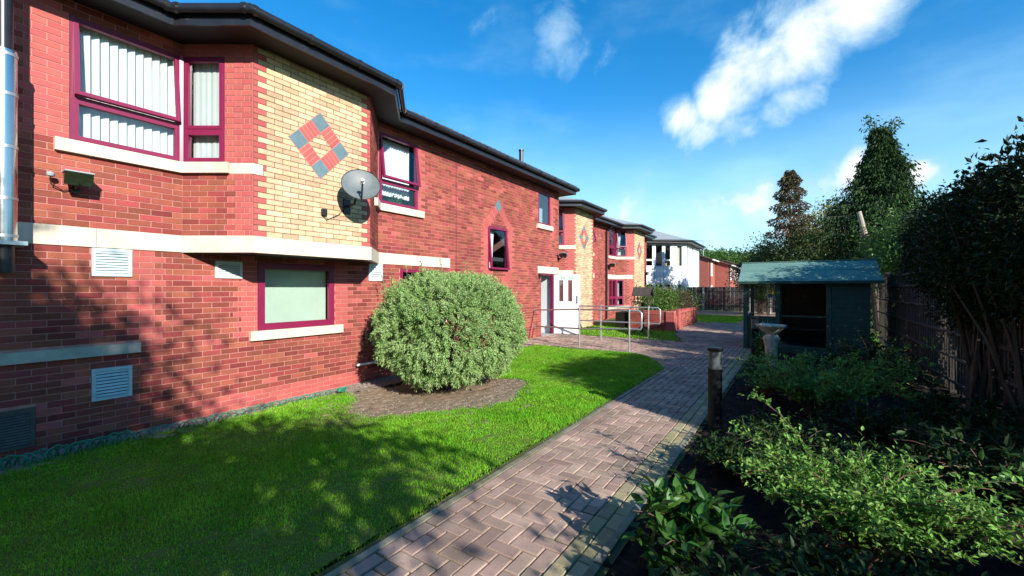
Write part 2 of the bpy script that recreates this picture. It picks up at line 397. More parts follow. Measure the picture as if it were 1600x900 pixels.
def leaf_arrays(P, A, L, Wd, fold=0.25, up=None):
    """leaf at each P along axis A: a bent, folded lozenge of 4 verts / 2 faces"""
    n = len(P); L = np.broadcast_to(L, (n,))[:, None]; Wd = np.broadcast_to(Wd, (n,))[:, None]
    if up is None: up = rng.normal(size=(n, 3)) + np.array([0, 0, .6])
    B = unit(np.cross(A, up)); Nn = unit(np.cross(B, A))
    base = P; tip = P + A * L - Nn * L * 0.12; mid = P + A * L * 0.45
    l = mid + B * Wd * .5 + Nn * Wd * fold; r = mid - B * Wd * .5 + Nn * Wd * fold
    V = np.stack([base, l, tip, r], 1).reshape(-1, 3)
    i = np.arange(n)[:, None] * 4
    Fc = np.concatenate([i + np.array([[0, 2, 1]]), i + np.array([[0, 3, 2]])], 1).reshape(-1, 3)
    return V, Fc
def broad_arrays(P, A, L, Wd, fold=0.2):
    """broad leaf with a bent midrib: 8 verts / 6 faces"""
    n = len(P); L = np.broadcast_to(L, (n,))[:, None]; Wd = np.broadcast_to(Wd, (n,))[:, None]
    up = rng.normal(size=(n, 3)) * .5 + np.array([0, 0, 1.0])
    B = unit(np.cross(A, up)); Nn = unit(np.cross(B, A))
    q = lambda f, s, h: P + A * L * f - Nn * L * (.22 * f * f - h * 0) + B * Wd * s + Nn * np.abs(s) * Wd * fold * 2
    V = np.stack([q(0, 0, 0), q(.28, 0, 0), q(.68, 0, 0), q(1, 0, 0), q(.28, .44, 0), q(.66, .36, 0), q(.28, -.44, 0), q(.66, -.36, 0)], 1).reshape(-1, 3)
    i = np.arange(n)[:, None] * 8; T = [[0, 1, 4], [1, 5, 4], [1, 2, 5], [2, 3, 5], [0, 6, 1], [1, 6, 7], [1, 7, 2], [2, 7, 3]]
    Fc = np.concatenate([i + np.array([t_]) for t_ in T], 1).reshape(-1, 3)
    return V, Fc
def leaves(name, P, A, L, Wd, m, parent=None, fold=0.25, world=True, kind=None, broad=False):
    V, Fc = (broad_arrays if broad else leaf_arrays)(P, unit(A), L, Wd, fold)
    r = np.repeat(rng.random(len(P)), 8 if broad else 2)
    o = bpy.data.objects.new(name, fast_mesh(name, V, Fc, m, r)); _link(o, parent, world)
    if kind: o['kind'] = kind
    return o
def rdir(n): return unit(rng.normal(size=(n, 3)))

# a wall frame: s runs along the wall, n out of it (to the right of the run)
class Fr:
    def __init__(s, p, q):
        s.p = Vector((p[0], p[1])); q = Vector((q[0], q[1])); s.L = (q - s.p).length
        s.d = (q - s.p) / s.L; s.n = Vector((s.d.y, -s.d.x))
    def pt(s, a, z, n=0.0):
        v = s.p + s.d * a + s.n * n; return Vector((v.x, v.y, z))
def wbox(mb, fr, s0, s1, z0, z1, n0, n1, mi=0, r=0.0):
    o = fr.pt(s0, z0, n0)
    return mb.obox(o, fr.pt(s1, z0, n0) - o, Vector((0, 0, z1 - z0)), fr.pt(s0, z0, n1) - o, mi, r)
def wall_sheet(mb, fr, z0, z1, holes, depth=0.12, mi=0, s0=0.0, s1=None):
    """mortar face with rectangular openings and their reveals"""
    s1 = fr.L if s1 is None else s1
    ss = sorted({s0, s1} | {min(max(v, s0), s1) for h in holes for v in h[:2]})
    zs = sorted({z0, z1} | {min(max(v, z0), z1) for h in holes for v in h[2:]})
    for a, b in zip(ss, ss[1:]):
        for c, d in zip(zs, zs[1:]):
            m, q = (a + b) / 2, (c + d) / 2
            if any(h[0] < m < h[1] and h[2] < q < h[3] for h in holes): continue
            mb.add([fr.pt(a, c), fr.pt(b, c), fr.pt(b, d), fr.pt(a, d)], [(3, 2, 1, 0)], mi)
    for (a, b, c, d) in holes:
        for (p, q) in (((a, c), (b, c)), ((b, c), (b, d)), ((b, d), (a, d)), ((a, d), (a, c))):
            mb.add([fr.pt(*p), fr.pt(*q), fr.pt(*q, -depth), fr.pt(*p, -depth)], [(0, 1, 2, 3)], mi)

CH = 0.075
BRICKS = {}
def lay(key, fr, z0, z1, holes, typ, cuts=None, s0=0.0, s1=None, off=0.0):
    """stretcher bond; collects bricks (frame, s0, s1, z0, z1, type) under key"""
    s1 = fr.L if s1 is None else s1
    lst = BRICKS.setdefault(key, [])
    for k in range(round(z0 / CH), round(z1 / CH)):
        za, zb = k * CH + .005, k * CH + .070; zm = (za + zb) / 2
        ed = [s0, s1]
        x = s0 - 0.225 + off + (0.1125 if k % 2 else 0.0)
        while x < s1:
            if x > s0: ed.append(x)
            x += 0.225
        if cuts:
            cs = [c for c in cuts(k) if s0 < c < s1]
            ed = [e for e in ed if all(abs(e - c) > 0.05 for c in cs) or e in (s0, s1)] + cs
        hs = [h for h in holes if h[2] < zm < h[3]]
        for h in hs: ed += [v for v in h[:2] if s0 < v < s1]
        ed = sorted(set(ed))
        for a, b in zip(ed, ed[1:]):
            m = (a + b) / 2
            if b - a < 0.03 or any(h[0] < m < h[1] for h in hs): continue
            lst.append((fr, a + .005, b - .005, za, zb, typ(m, k)))
PROUD = 0.006
BT = ['brick_rustic', 'brick_smooth', 'brick_buff', 'brick_grey']
_bm = {}
def place_bricks(key, parent, n_obj):
    lst = BRICKS[key]; scored = []
    for i, (fr, a, b, z0, z1, t) in enumerate(lst):
        c = fr.pt((a + b) / 2, (z0 + z1) / 2)
        X = c.x * CT + c.y * ST; Z = -c.x * ST + c.y * CT
        ok = Z > 1 and abs(X / Z) < 1.2 and abs((c.z - EYE) / Z) < 0.66 and abs(b - a - .215) < .002
        scored.append(((fr.pt(b, z0) - fr.pt(a, z0)).cross(c - Vector((0, 0, EYE))).length / Z ** 2.5 if ok else 0, i))
    scored.sort(reverse=True)
    solo = {i for sc, i in scored[:n_obj] if sc > 0}
    V = []; Fc = []; mi = []; r = []
    for i, (fr, a, b, z0, z1, t) in enumerate(lst):
        if i in solo:
            if t not in _bm:
                q = MB(); q.box(-.1075, .1075, -.004, PROUD, -.0325, .0325)
                _bm[t] = q.mesh('brick', BT[t])
            o = bpy.data.objects.new('brick', _bm[t])
            c = fr.pt((a + b) / 2, (z0 + z1) / 2)
            ang = math.atan2(fr.d.y, fr.d.x)
            # local +y of the brick must be the wall's outward normal: mirror by turning the run round
            _link(o, parent, True, Matrix.Translation(c + Vector((RND.uniform(-.001, .001), 0, 0))) @ Matrix.Rotation(ang + math.pi, 4, 'Z') @ Matrix.Rotation(RND.uniform(-.004, .004), 4, 'Y'))
            continue
        n1 = PROUD + RND.uniform(-.0015, .0015); n0 = -.004
        base = len(V)
        for (s, z) in ((a, z0), (b, z0), (b, z1), (a, z1)):
            V.append(fr.pt(s, z, n1))
        for (s, z) in ((a, z0), (b, z0), (b, z1), (a, z1)):
            V.append(fr.pt(s, z, n0))
        for f in ((3, 2, 1, 0), (0, 1, 5, 4), (1, 2, 6, 5), (2, 3, 7, 6), (3, 0, 4, 7)):
            Fc.append([base + j for j in f]); mi.append(t)
        r += [RND.random()] * 5
    o = bpy.data.objects.new('brick_courses', fast_mesh('brick_courses', np.array(V), np.array(Fc), BT, np.array(r), np.array(mi)))
    _link(o, parent, True); o['kind'] = 'stuff'
    return o

def offset_line(pts, d):
    """offset an open polyline to its right by d (mitred)"""
    P = [Vector((p[0], p[1])) for p in pts]; out = []
    for i, p in enumerate(P):
        ns = []
        if i > 0: e = (p - P[i - 1]).normalized(); ns.append(Vector((e.y, -e.x)))
        if i < len(P) - 1: e = (P[i + 1] - p).normalized(); ns.append(Vector((e.y, -e.x)))
        if len(ns) == 1: q = p + ns[0] * d
        else:
            b = (ns[0] + ns[1]).normalized(); q = p + b * (d / max(b.dot(ns[0]), .3))
        out.append((q.x, q.y))
    return out

def eaves(root, line, zs, over=0.42, brackets=True):
    """soffit, fascia and gutter that follow a wall line"""
    a = offset_line(line, -.02); b = offset_line(line, over); c = offset_line(line, over + .025)
    g = offset_line(line, over + .085)
    m = MB()
    for i in range(len(a) - 1):
        m.add([(*a[i], zs), (*a[i + 1], zs), (*b[i + 1], zs), (*b[i], zs), (*a[i], zs + .02), (*a[i + 1], zs + .02), (*b[i + 1], zs + .02), (*b[i], zs + .02)],
              [(0, 1, 2, 3), (7, 6, 5, 4), (1, 0, 4, 5), (3, 2, 6, 7)])
    m.build('soffit', 'soffit_black', root)
    m = MB()
    for i in range(len(b) - 1):
        z0, z1 = zs - .015, zs + .20
        m.add([(*b[i], z0), (*b[i + 1], z0), (*c[i + 1], z0), (*c[i], z0), (*b[i], z1), (*b[i + 1], z1), (*c[i + 1], z1), (*c[i], z1)],
              [(3, 2, 1, 0), (4, 5, 6, 7), (0, 1, 5, 4), (1, 2, 6, 5), (2, 3, 7, 6), (3, 0, 4, 7)])
    m.build('fascia', 'gutter_black', root)
    gz = zs + .155
    gt = MB().tube([(x, y, gz) for x, y in g], .058, 12).build('gutter', 'gutter_black', root, smooth=True)
    if brackets:
        q = MB().tube([(-.022, 0, 0), (.022, 0, 0)], .066, 12).mesh('gutter_clip', 'gutter_black')
        for i in range(len(g) - 1):
            p0, p1 = Vector(g[i]), Vector(g[i + 1]); L = (p1 - p0).length
            k = max(1, round(L / 0.9))
            for j in range(k + 1):
                t = min(max(j / k, .06 / L), 1 - .06 / L); p = p0.lerp(p1, t)
                o = bpy.data.objects.new('gutter_clip', q)
                _link(o, gt, True, Matrix.Translation((p.x, p.y, gz)) @ Matrix.Rotation(math.atan2((p1 - p0).y, (p1 - p0).x), 4, 'Z'))
    return c, zs + .20

def frame_bars(mb, fr, s0, s1, z0, z1, t, n0, n1):
    wbox(mb, fr, s0, s1, z0, z0 + t, n0, n1); wbox(mb, fr, s0, s1, z1 - t, z1, n0, n1)
    wbox(mb, fr, s0, s0 + t, z0 + t, z1 - t, n0 + .002, n1 - .002); wbox(mb, fr, s1 - t, s1, z0 + t, z1 - t, n0 + .002, n1 - .002)
def window(root, fr, s0, s1, z0, z1, mull=(), trans=None, openings=(), m='maroon', inset=-.06, t=.055, glass='glass', tilt=9.0, casement=()):
    """frame, mullions, transom, panes; openings: indices of upper lights that are top-hung and stand open"""
    wd = MB(); frame_bars(wd, fr, s0, s1, z0, z1, t, inset, inset + .065)
    xs = [s0] + list(mull) + [s1]
    for x in mull: wbox(wd, fr, x - t * .6, x + t * .6, z0 + t, z1 - t, inset + .004, inset + .063)
    if trans is not None:
        for a, b in zip(xs, xs[1:]):
            wbox(wd, fr, a + t * .7, b - t * .7, trans - t * .45, trans + t * .45, inset + .006, inset + .060)
    wo_ = wd.build('window', m, root)
    zs = [z0, z1] if trans is None else [z0, trans, z1]
    n = 0
    for (a, b) in zip(xs, xs[1:]):
        for j, (c, d) in enumerate(zip(zs, zs[1:])):
            a2, b2, c2, d2 = a + t * .5, b - t * .5, c + t * .35, d - t * .35
            op = (j == len(zs) - 2) and (xs.index(a) in openings)
            cs = xs.index(a) in casement
            mb = MB(); frame_bars(mb, fr, a2, b2, c2, d2, t * .8, inset + .012, inset + .068)
            gl = MB(); gl.add([fr.pt(a2 + t * .7, c2 + t * .7, inset + .03), fr.pt(b2 - t * .7, c2 + t * .7, inset + .03), fr.pt(b2 - t * .7, d2 - t * .7, inset + .03), fr.pt(a2 + t * .7, d2 - t * .7, inset + .03)], [(0, 1, 2, 3)])
            if op or cs:
                if op:
                    hinge = fr.pt(a2, d2, inset + .05); ax = fr.pt(b2, d2) - fr.pt(a2, d2)
                    R_ = Matrix.Rotation(math.radians(-tilt), 4, ax)
                else:
                    hinge = fr.pt(a2, c2, inset + .05); R_ = Matrix.Rotation(math.radians(tilt), 4, Vector((0, 0, 1)))
                M = Matrix.Translation(hinge) @ R_ @ Matrix.Translation(-hinge)
                # the free edge must swing outwards
                pr = fr.pt(a2, c2, inset + .05) if op else fr.pt(b2, c2, inset + .05)
                if ((M @ pr) - pr).xy.dot(fr.n) < 0:
                    M = Matrix.Translation(hinge) @ R_.inverted() @ Matrix.Translation(-hinge)
                mb.v = [tuple(M @ Vector(v)) for v in mb.v]; gl.v = [tuple(M @ Vector(v)) for v in gl.v]
                mb.build('sash', m, wo_)
            elif trans is not None or mull:
                mb.build('sash', m, wo_)
            gl.build('pane', glass, wo_)
    return wo_
def curtain(fr, s0, s1, z0, z1, n, label, folds=0.07, amp=.018, gather=0.0, m='curtain_white', group=None):
    k = max(8, int((s1 - s0) / folds * 6)); zs = np.linspace(z0, z1, 5); V = []; Fc = []
    for j, z in enumerate(zs):
        f = (z - z0) / (z1 - z0)
        for i in range(k + 1):
            u = i / k
            s = s0 + (s1 - s0) * u * (1 - gather * (1 - f) * .35)
            V.append(tuple(fr.pt(s, z, n + amp * math.sin(u * (s1 - s0) / folds * 2 * math.pi + .4 * j) + .006 * math.sin(17 * u + j))))
    for j in range(len(zs) - 1):
        for i in range(k):
            Fc.append((j * (k + 1) + i, j * (k + 1) + i + 1, (j + 1) * (k + 1) + i + 1, (j + 1) * (k + 1) + i))
    mb = MB(); mb.add(V, Fc)
    return one('curtain', m, label, 'curtain', mb, group, smooth=True)
def louvre_vent(root, fr, s0, s1, z0, z1, m, n=7, name='air_vent'):
    mb = MB(); frame_bars(mb, fr, s0, s1, z0, z1, .035, .0, .028)
    v = mb.build(name, m, root)
    bk = MB(); wbox(bk, fr, s0 + .03, s1 - .03, z0 + .03, z1 - .03, .007, .0095); bk.build('back_plate', 'void', v)
    h = (z1 - z0 - .07) / n
    for i in range(n):
        z = z0 + .035 + h * i
        mb = MB(); o = fr.pt(s0 + .036, z + h * .15, .024); u = fr.pt(s1 - .036, z + h * .15, .024) - o
        e = fr.pt(s0 + .036, z + h * .80, .0125) - o
        mb.obox(o, u, e, fr.pt(s0 + .036, z + h * .15 + .004, .0265) - o)
        mb.build('louvre', m, v)
    return v
def diamond(root, fr, sc, zc, hw, hh):
    """lozenge of grey corner tiles and red soldier bricks set proud in the buff brick"""
    n0, n1 = .004, .0125
    A, B, Cc, D = (sc - hw, zc), (sc, zc + hh), (sc + hw, zc), (sc, zc - hh)
    t = 0.31
    def P(u, v):       # u along AB side, v along AD side, 0..1
        return (A[0] + (B[0] - A[0]) * u + (D[0] - A[0]) * v, A[1] + (B[1] - A[1]) * u + (D[1] - A[1]) * v)
    def cell(u0, u1, v0, v1, m, name):
        g = .008
        q = [P(u0 + g, v0 + g), P(u1 - g, v0 + g), P(u1 - g, v1 - g), P(u0 + g, v1 - g)]
        vs = [fr.pt(s, z, n1) for s, z in q] + [fr.pt(s, z, n0) for s, z in q]
        fs = [(0, 1, 2, 3), (4, 5, 1, 0), (5, 6, 2, 1), (6, 7, 3, 2), (7, 4, 0, 3)]
        mb = MB(); mb.add(vs, fs, 0); bm = mb.build(name, m, root)
        return bm
    for u in (0, 1 - t):
        for v in (0, 1 - t): cell(u, u + t, v, v + t, 'brick_grey', 'grey_tile')
    k = 4; st = (1 - 2 * t)
    t2 = t
    for i in range(k):
        a = t + st * i / k; b = t + st * (i + 1) / k
        for v in (0, 1 - t):
            cell(a, b, v, v + t2, 'brick_smooth', 'soldier_brick')
            cell(v, v + t2, a, b, 'brick_smooth', 'soldier_brick')
    bed = [P(-.006, -.006), P(1.006, -.006), P(1.006, 1.006), P(-.006, 1.006)]
    bi = [P(t, t), P(1 - t, t), P(1 - t, 1 - t), P(t, 1 - t)]
    mb = MB(); vs = [fr.pt(s, z, .0085) for s, z in bed + bi]
    mb.add(vs, [(0, 1, 5, 4), (1, 2, 6, 5), (2, 3, 7, 6), (3, 0, 4, 7)]); mb.build('mortar_bed', 'mortar_pink', root)

# ------------------------------------------------------------------ the near brick building
WX, FX = -6.82, -6.04
YL, YE = -2.5, 13.0
SOF = 4.81
b1 = thing('brick_building', 'near two-storey red brick building with overhanging buff brick bay and maroon windows', 'building', (WX, 5, -.22))
Y0, Y1, Y2, Y3 = 2.22, 2.75, 4.62, 5.40      # bay: left cant, front, right cant
frA = Fr((WX, YL), (WX, YE))
frL = Fr((WX, Y0), (FX, Y1)); frF = Fr((FX, Y1), (FX, Y2)); frR = Fr((FX, Y2), (WX, Y3))
sA = lambda y: y - YL
H_low = [(sA(3.17), sA(4.46), .9, 1.95), (sA(5.96), sA(7.20), .9, 1.95), (sA(11.78), sA(12.64), -.3, 2.025), (sA(8.96), sA(9.89), 2.025, 3.225)]
H_up = [(sA(1.16), sA(2.22), 3.225, 4.65), (sA(5.42), sA(6.46), 3.225, 4.65), (sA(11.6), sA(12.4), 3.6, 4.65), (sA(8.96), sA(9.89), 2.025, 3.225)]
wl = MB()
wall_sheet(wl, frA, -.45, 2.1, H_low)
wall_sheet(wl, frA, 2.1, 4.95, H_up + [(sA(1.16), sA(2.22), 3.225, 4.65)], s0=0, s1=sA(Y0))
wall_sheet(wl, frA, 2.1, 4.95, H_up, s0=sA(Y3) - .02)
hc = [(0.0, frL.L * .60, 3.225, 4.65)]
wall_sheet(wl, frL, 2.1, 4.95, hc); wall_sheet(wl, frR, 2.1, 4.95, [])
wl.add([(-12.5, YE, -.45), (WX, YE, -.45), (WX, YE, 4.95), (-12.5, YE, 4.95)], [(0, 1, 2, 3)])
wl.add([(-12.5, YL, -.45), (WX, YL, -.45), (WX, YL, 4.95), (-12.5, YL, 4.95)], [(0, 1, 2, 3)])
wl.add([(-12.5, YL, -.45), (-12.5, YE, -.45), (-12.5, YE, 4.95), (-12.5, YL, 4.95)], [(0, 1, 2, 3)])
wall1 = wl.build('wall', 'mortar_pink', b1)
mb = MB(); wall_sheet(mb, frF, 2.1, 4.95, []); bayw = mb.build('bay_wall', 'mortar_brown', b1)
mb = MB(); mb.prism([(WX - .3, Y0 - .2), (WX, Y0), (FX, Y1), (FX, Y2), (WX, Y3), (WX - .3, Y3 + .2)], 2.03, 2.045); mb.build('bay_underside', 'soffit_black', b1)
# floors and inner walls close the rooms so that they are dark behind the glass
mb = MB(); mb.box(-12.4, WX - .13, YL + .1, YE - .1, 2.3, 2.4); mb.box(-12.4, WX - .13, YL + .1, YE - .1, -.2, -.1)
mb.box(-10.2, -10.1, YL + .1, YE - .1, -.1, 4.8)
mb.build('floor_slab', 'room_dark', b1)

QW = lambda k: .225 if k % 2 else .3375
def typA(s, k):
    y = s + YL; z = (k + .5) * CH
    if z > 3.225 and z < 4.7:       # smooth quoins beside the upper windows
        if .82 - (k % 2) * .1 < y < 1.16: return 1
        if 6.46 < y < 6.55 + (k % 2) * .11: return 1
        if 12.4 < y < 12.50 + (k % 2) * .11: return 1
    if .85 < z < 2.03:
        if 2.95 - (k % 2) * .11 < y < 3.17 or 4.46 < y < 4.72 + (k % 2) * .11: return 1
        if 1.70 < y < 1.92 + (k % 2) * .11 and z > .84: return 1
    if z < .02 and y > 2.4: return 1
    d = abs(y - 9.425); lim = .70 if 2.0 < z < 3.15 else max(0, .70 - (abs(z - 2.575) - .575) * .86)
    if d < lim and d > .30 and not (d < .48 and 2 < z < 3.2): return 1
    return 1 if RND.random() < .04 else 0
def cutA(k):
    z = (k + .5) * CH; c = []
    if 3.225 < z < 4.7: c += [.82 - (k % 2) * .1125, 6.55 + (k % 2) * .1125]
    if .85 < z < 2.03: c += [2.95 - (k % 2) * .1125, 4.72 + (k % 2) * .1125, 1.92 + (k % 2) * .1125]
    return [v - YL for v in c]
hb_band = [(0, sA(7.46), 2.025, 2.25), (sA(11.55), sA(12.95), 2.025, 2.25), (0, sA(1.78), .75, .90)]
vents = [(1.34, 1.70, 1.69, 2.02), (1.34, 1.70, .225, .6), (.42, .90, -.15, .27), (2.60, 2.95, 1.69, 1.93), (5.18, 5.5, 1.69, 2.02)]
vh = [(sA(a), sA(b), c, d) for a, b, c, d in vents]
sillh = [(sA(3.05), sA(4.60), .75, .9), (sA(1.04), sA(2.30), 3.075, 3.225), (sA(5.40), sA(6.60), 3.075, 3.225), (sA(11.5), sA(12.5), 3.45, 3.6)]
HA = H_low + hb_band + vh + sillh
lay('b1', frA, -.375, 2.1, HA, typA, cutA)
lay('b1', frA, 2.1, 4.875, H_up + hb_band + sillh, typA, cutA, s1=sA(Y0))
lay('b1', frA, 2.1, 4.875, H_up + hb_band + sillh, typA, cutA, s0=sA(Y3))
def typL(s, k): return 1 if s > frL.L - QW(k) or k * CH > 3.2 else (1 if RND.random() < .04 else 0)
hl = hc + [(0, frL.L, 2.025, 2.25), (0, frL.L + 1, 3.075, 3.225)]
lay('b1', frL, 2.1, 4.875, hl, typL, lambda k: [frL.L - QW(k), frL.L - QW(k) + .225])
def typF(s, k):
    q = .056 if k % 2 else .169
    return 1 if (s < q or s > frF.L - q) else 2
lay('b1', frF, 2.25, 4.875, [(0, .13, 3.075, 3.225)], typF, lambda k: [.056 if k % 2 else .169, frF.L - (.056 if k % 2 else .169)], off=.056 + .1125)
lay('b1', frR, 2.25, 4.875, [(frR.L - .55, frR.L, 3.075, 3.225)], lambda s, k: 0)
place_bricks('b1', wall1, 300)

# stone band, sills and lintels: separate blocks with fine joints
def stones(root, fr, s0, s1, z0, z1, n0, n1, step, m='stone_cream', name='stone_block'):
    k = max(1, round((s1 - s0) / step)); w_ = (s1 - s0) / k
    for i in range(k):
        mb = MB(); wbox(mb, fr, s0 + i * w_ + (.002 if i else 0), s0 + (i + 1) * w_ - (.002 if i < k - 1 else 0), z0, z1, n0, n1)
        mb.build(name, m, root)
BZ0, BZ1 = 2.028, 2.248
stones(b1, frA, sA(.55), sA(Y0) - .012, BZ0, BZ1, -.05, .022, .72, name='band_stone')
stones(b1, frA, sA(-1.6), sA(.548), BZ0, BZ1, -.05, .022, 1.07, m='stone_aged', name='band_stone')
def poly_band(root, line, z0, z1, n0, n1, m, name):
    a = offset_line(line, n0); b = offset_line(line, n1)
    for i in range(len(line) - 1):
        mb = MB(); mb.prism([a[i], a[i + 1], b[i + 1], b[i]], z0, z1); mb.build(name, m, root)
poly_band(b1, [(WX, Y0 - .01), (WX, Y0), (FX, Y1), (FX, Y2), (WX, Y3), (WX, Y3 + .01)], BZ0 - .003, BZ1 + .001, -.06, .024, 'stone_cream', 'band_stone')
stones(b1, frA, sA(Y3 + .012), sA(7.46), BZ0, BZ1, -.05, .022, 1.02, name='band_stone')
stones(b1, frA, sA(11.55), sA(12.95), BZ0, BZ1, -.05, .022, 1.4, name='lintel')
# sills
line = [(WX, 1.04), (WX, Y0), tuple(frL.pt(frL.L * .68, 0).xy)]
poly_band(b1, line, 3.08, 3.222, -.10, .062, 'stone_cream', 'window_sill')
line = [tuple(frL.pt(frL.L * .682, 0).xy), (FX, Y1), (FX, Y1 + .125)]
poly_band(b1, line, 3.08, 3.222, -.03, .008, 'stone_cream', 'stone_block')
line = [tuple(frR.pt(frR.L - .5, 0).xy), (WX, Y3), (WX, 6.60)]
poly_band(b1, line, 3.08, 3.222, -.10, .062, 'stone_cream', 'window_sill')
mb = MB(); wbox(mb, frA, sA(11.52), sA(12.5), 3.455, 3.597, -.1, .06); mb.build('window_sill', 'stone_cream', b1)
mb = MB(); wbox(mb, frA, sA(3.05), sA(4.60), .755, .897, -.1, .062); mb.build('window_sill', 'stone_cream', b1)
mb = MB(); wbox(mb, frA, sA(5.86), sA(7.3), .755, .897, -.1, .062); mb.build('window_sill', 'stone_cream', b1)
mb = MB(); wbox(mb, frA, sA(-1.9), sA(1.78), .752, .872, -.04, .05); mb.build('blind_sill', 'stone_aged', b1)
# windows
window(b1, frA, sA(1.165), sA(2.215) - .01, 3.228, 4.64, trans=3.72, openings=(0,), tilt=5.0)
window(b1, frL, .01, frL.L * .60, 3.228, 4.64, trans=3.66)
mb = MB(); mb.tube([(WX - .012, Y0 - .002, 3.225), (WX - .012, Y0 - .002, 4.645)], .05, 8); mb.build('corner_post', 'maroon', b1)
window(b1, frA, sA(5.425), sA(6.455), 3.228, 4.64, trans=3.70, openings=(0,), tilt=8.0)
window(b1, frA, sA(11.605), sA(12.395), 3.603, 4.64, glass='glass_sky')
window(b1, frA, sA(8.965), sA(9.885), 2.03, 3.22, openings=(0,), mull=(), trans=None, t=.06, tilt=5.0)
window(b1, frA, sA(3.175), sA(4.455), .902, 1.945, t=.10, inset=-.05)
window(b1, frA, sA(5.965), sA(7.195), .902, 1.945, trans=1.6, mull=(sA(6.6),))
# open top-hung sash of the small window
fr = frA; s0, s1 = sA(8.965), sA(9.885)
for (a, b, c, d) in vents[:2]: louvre_vent(b1, frA, sA(a), sA(b), c, d, 'vent_pale', 8)
for (a, b, c, d) in vents[3:]: louvre_vent(b1, frA, sA(a), sA(b), c, d, 'vent_white', 6)
a, b, c, d = vents[2]; louvre_vent(b1, frA, sA(a), sA(b), c, d, 'vent_brown', 12, 'grille')
diamond(b1, frF, .96, 3.72, .49, .51)
# stone-grey lozenge and slanting soldier bricks over and under the small window
def arm(p, q, k, wd):
    (sa, za), (sb, zb) = p, q; L = math.hypot(sb - sa, zb - za); u = ((sb - sa) / L, (zb - za) / L); v = (-u[1], u[0])
    for i in range(k):
        t0 = L * i / k + .005; t1 = L * (i + 1) / k - .005
        qd = [(sa + u[0] * t + v[0] * e, za + u[1] * t + v[1] * e) for t, e in ((t0, -wd / 2), (t1, -wd / 2), (t1, wd / 2), (t0, wd / 2))]
        mb = MB(); vs = [frA.pt(s, z, .0115) for s, z in qd] + [frA.pt(s, z, .003) for s, z in qd]
        mb.add(vs, [(0, 1, 2, 3), (4, 5, 1, 0), (5, 6, 2, 1), (6, 7, 3, 2), (7, 4, 0, 3)]); mb.build('soldier_brick', 'brick_smooth', wall1)
sc = sA(9.425)
arm((sc - .66, 3.12), (sc - .07, 3.72), 9, .215); arm((sc + .66, 3.12), (sc + .07, 3.72), 9, .215)
arm((sc - .66, 2.10), (sc - .07, 1.50), 9, .215); arm((sc + .66, 2.10), (sc + .07, 1.50), 9, .215)
mb = MB()
q = [(sc - .16, 3.80), (sc, 3.98), (sc + .16, 3.80), (sc, 3.62)]
mb.add([frA.pt(s, z, .016) for s, z in q] + [frA.pt(s, z, .003) for s, z in q], [(0, 1, 2, 3), (4, 5, 1, 0), (5, 6, 2, 1), (6, 7, 3, 2), (7, 4, 0, 3)])
mb.build('grey_tile', 'brick_grey', b1)
# maroon joint cover on the wall, thin joint at the left
mb = MB(); wbox(mb, frA, sA(7.685), sA(7.70), -.1, 4.80, .004, .012); mb.build('joint_strip', 'maroon', b1)
# eaves and roof
line1 = [(WX, YL), (WX, Y0), (FX, Y1), (FX, Y2), (WX, Y3), (WX, YE), (-12, YE)]
edge, ez = eaves(b1, line1, SOF)
PIT = .47
ridge_x = -11.0; rz_ = ez + (WX + .44 - ridge_x) * PIT
mb = MB()
ex = WX + .46
mb.add([(ex, YL - .2, ez + .01), (ex, YE + .44, ez + .01), (ridge_x, YE - 3.2, rz_), (ridge_x, YL - .2, rz_)], [(0, 1, 2, 3)])
mb.add([(ex, YE + .44, ez + .01), (-15.5, YE + .44, ez + .01), (ridge_x, YE - 3.2, rz_)], [(0, 1, 2)])
mb.add([(-15.5, YL - .2, ez + .01), (-15.5, YE + .44, ez + .01), (ridge_x, YE - 3.2, rz_), (ridge_x, YL - .2, rz_)], [(3, 2, 1, 0)])
mb.add([(ex, YL - .2, ez + .01), (ridge_x, YL - .2, rz_), (-15.5, YL - .2, ez + .01)], [(0, 1, 2)])
e = [Vector((x, y, ez + .012)) for x, y in edge[1:5]]
ap = [Vector((-8.6, 3.5, ez + .95)), Vector((-8.6, 3.9, ez + .95))]
bk = [Vector((-8.2, 1.4, ez + .8)), Vector((-8.2, 6.2, ez + .8))]
mb.add([e[0], e[1], e[2], e[3], ap[0], ap[1], bk[0], bk[1]], [(0, 1, 4), (1, 2, 5, 4), (2, 3, 5), (0, 4, 6), (3, 7, 5)])
roof1 = mb.build('roof', 'roof_tile', b1)
# roll tiles along the eaves, standing above the gutter
tm = MB(); pts = []
for i in range(9):
    t = math.pi * i / 8
    pts.append((-.1 * math.cos(t), .055 * math.sin(t)))
vs = []; 
for x0 in (0.0, -.42):
    for (u, v) in pts: vs.append((x0, u, v - x0 * PIT * 1.0))
fs = [(i, i + 1, i + 10, i + 9) for i in range(8)] + [tuple(range(9)), tuple(reversed(range(9, 18)))]
tm.add(vs, fs); tmesh = tm.mesh('roof_tile', 'roof_tile', True)
y = Y3 + .55
while y < YE + .35:
    o = bpy.data.objects.new('roof_tile', tmesh)
    _link(o, roof1, True, Matrix.Translation((ex + .05, y, ez - .005 + RND.uniform(-.004, .004)))); y += .205
mb = MB(); mb.tube([(-7.4, 11.5, 5.35), (-7.4, 11.5, 5.97), (-7.4, 11.5, 6.0)], [.07, .07, .05], 10); mb.lathe([(.085, 0), (.085, .04), (.0, .07)], (-7.4, 11.5, 5.98), 12)
mb.build('vent_pipe', 'gutter_black', roof1)

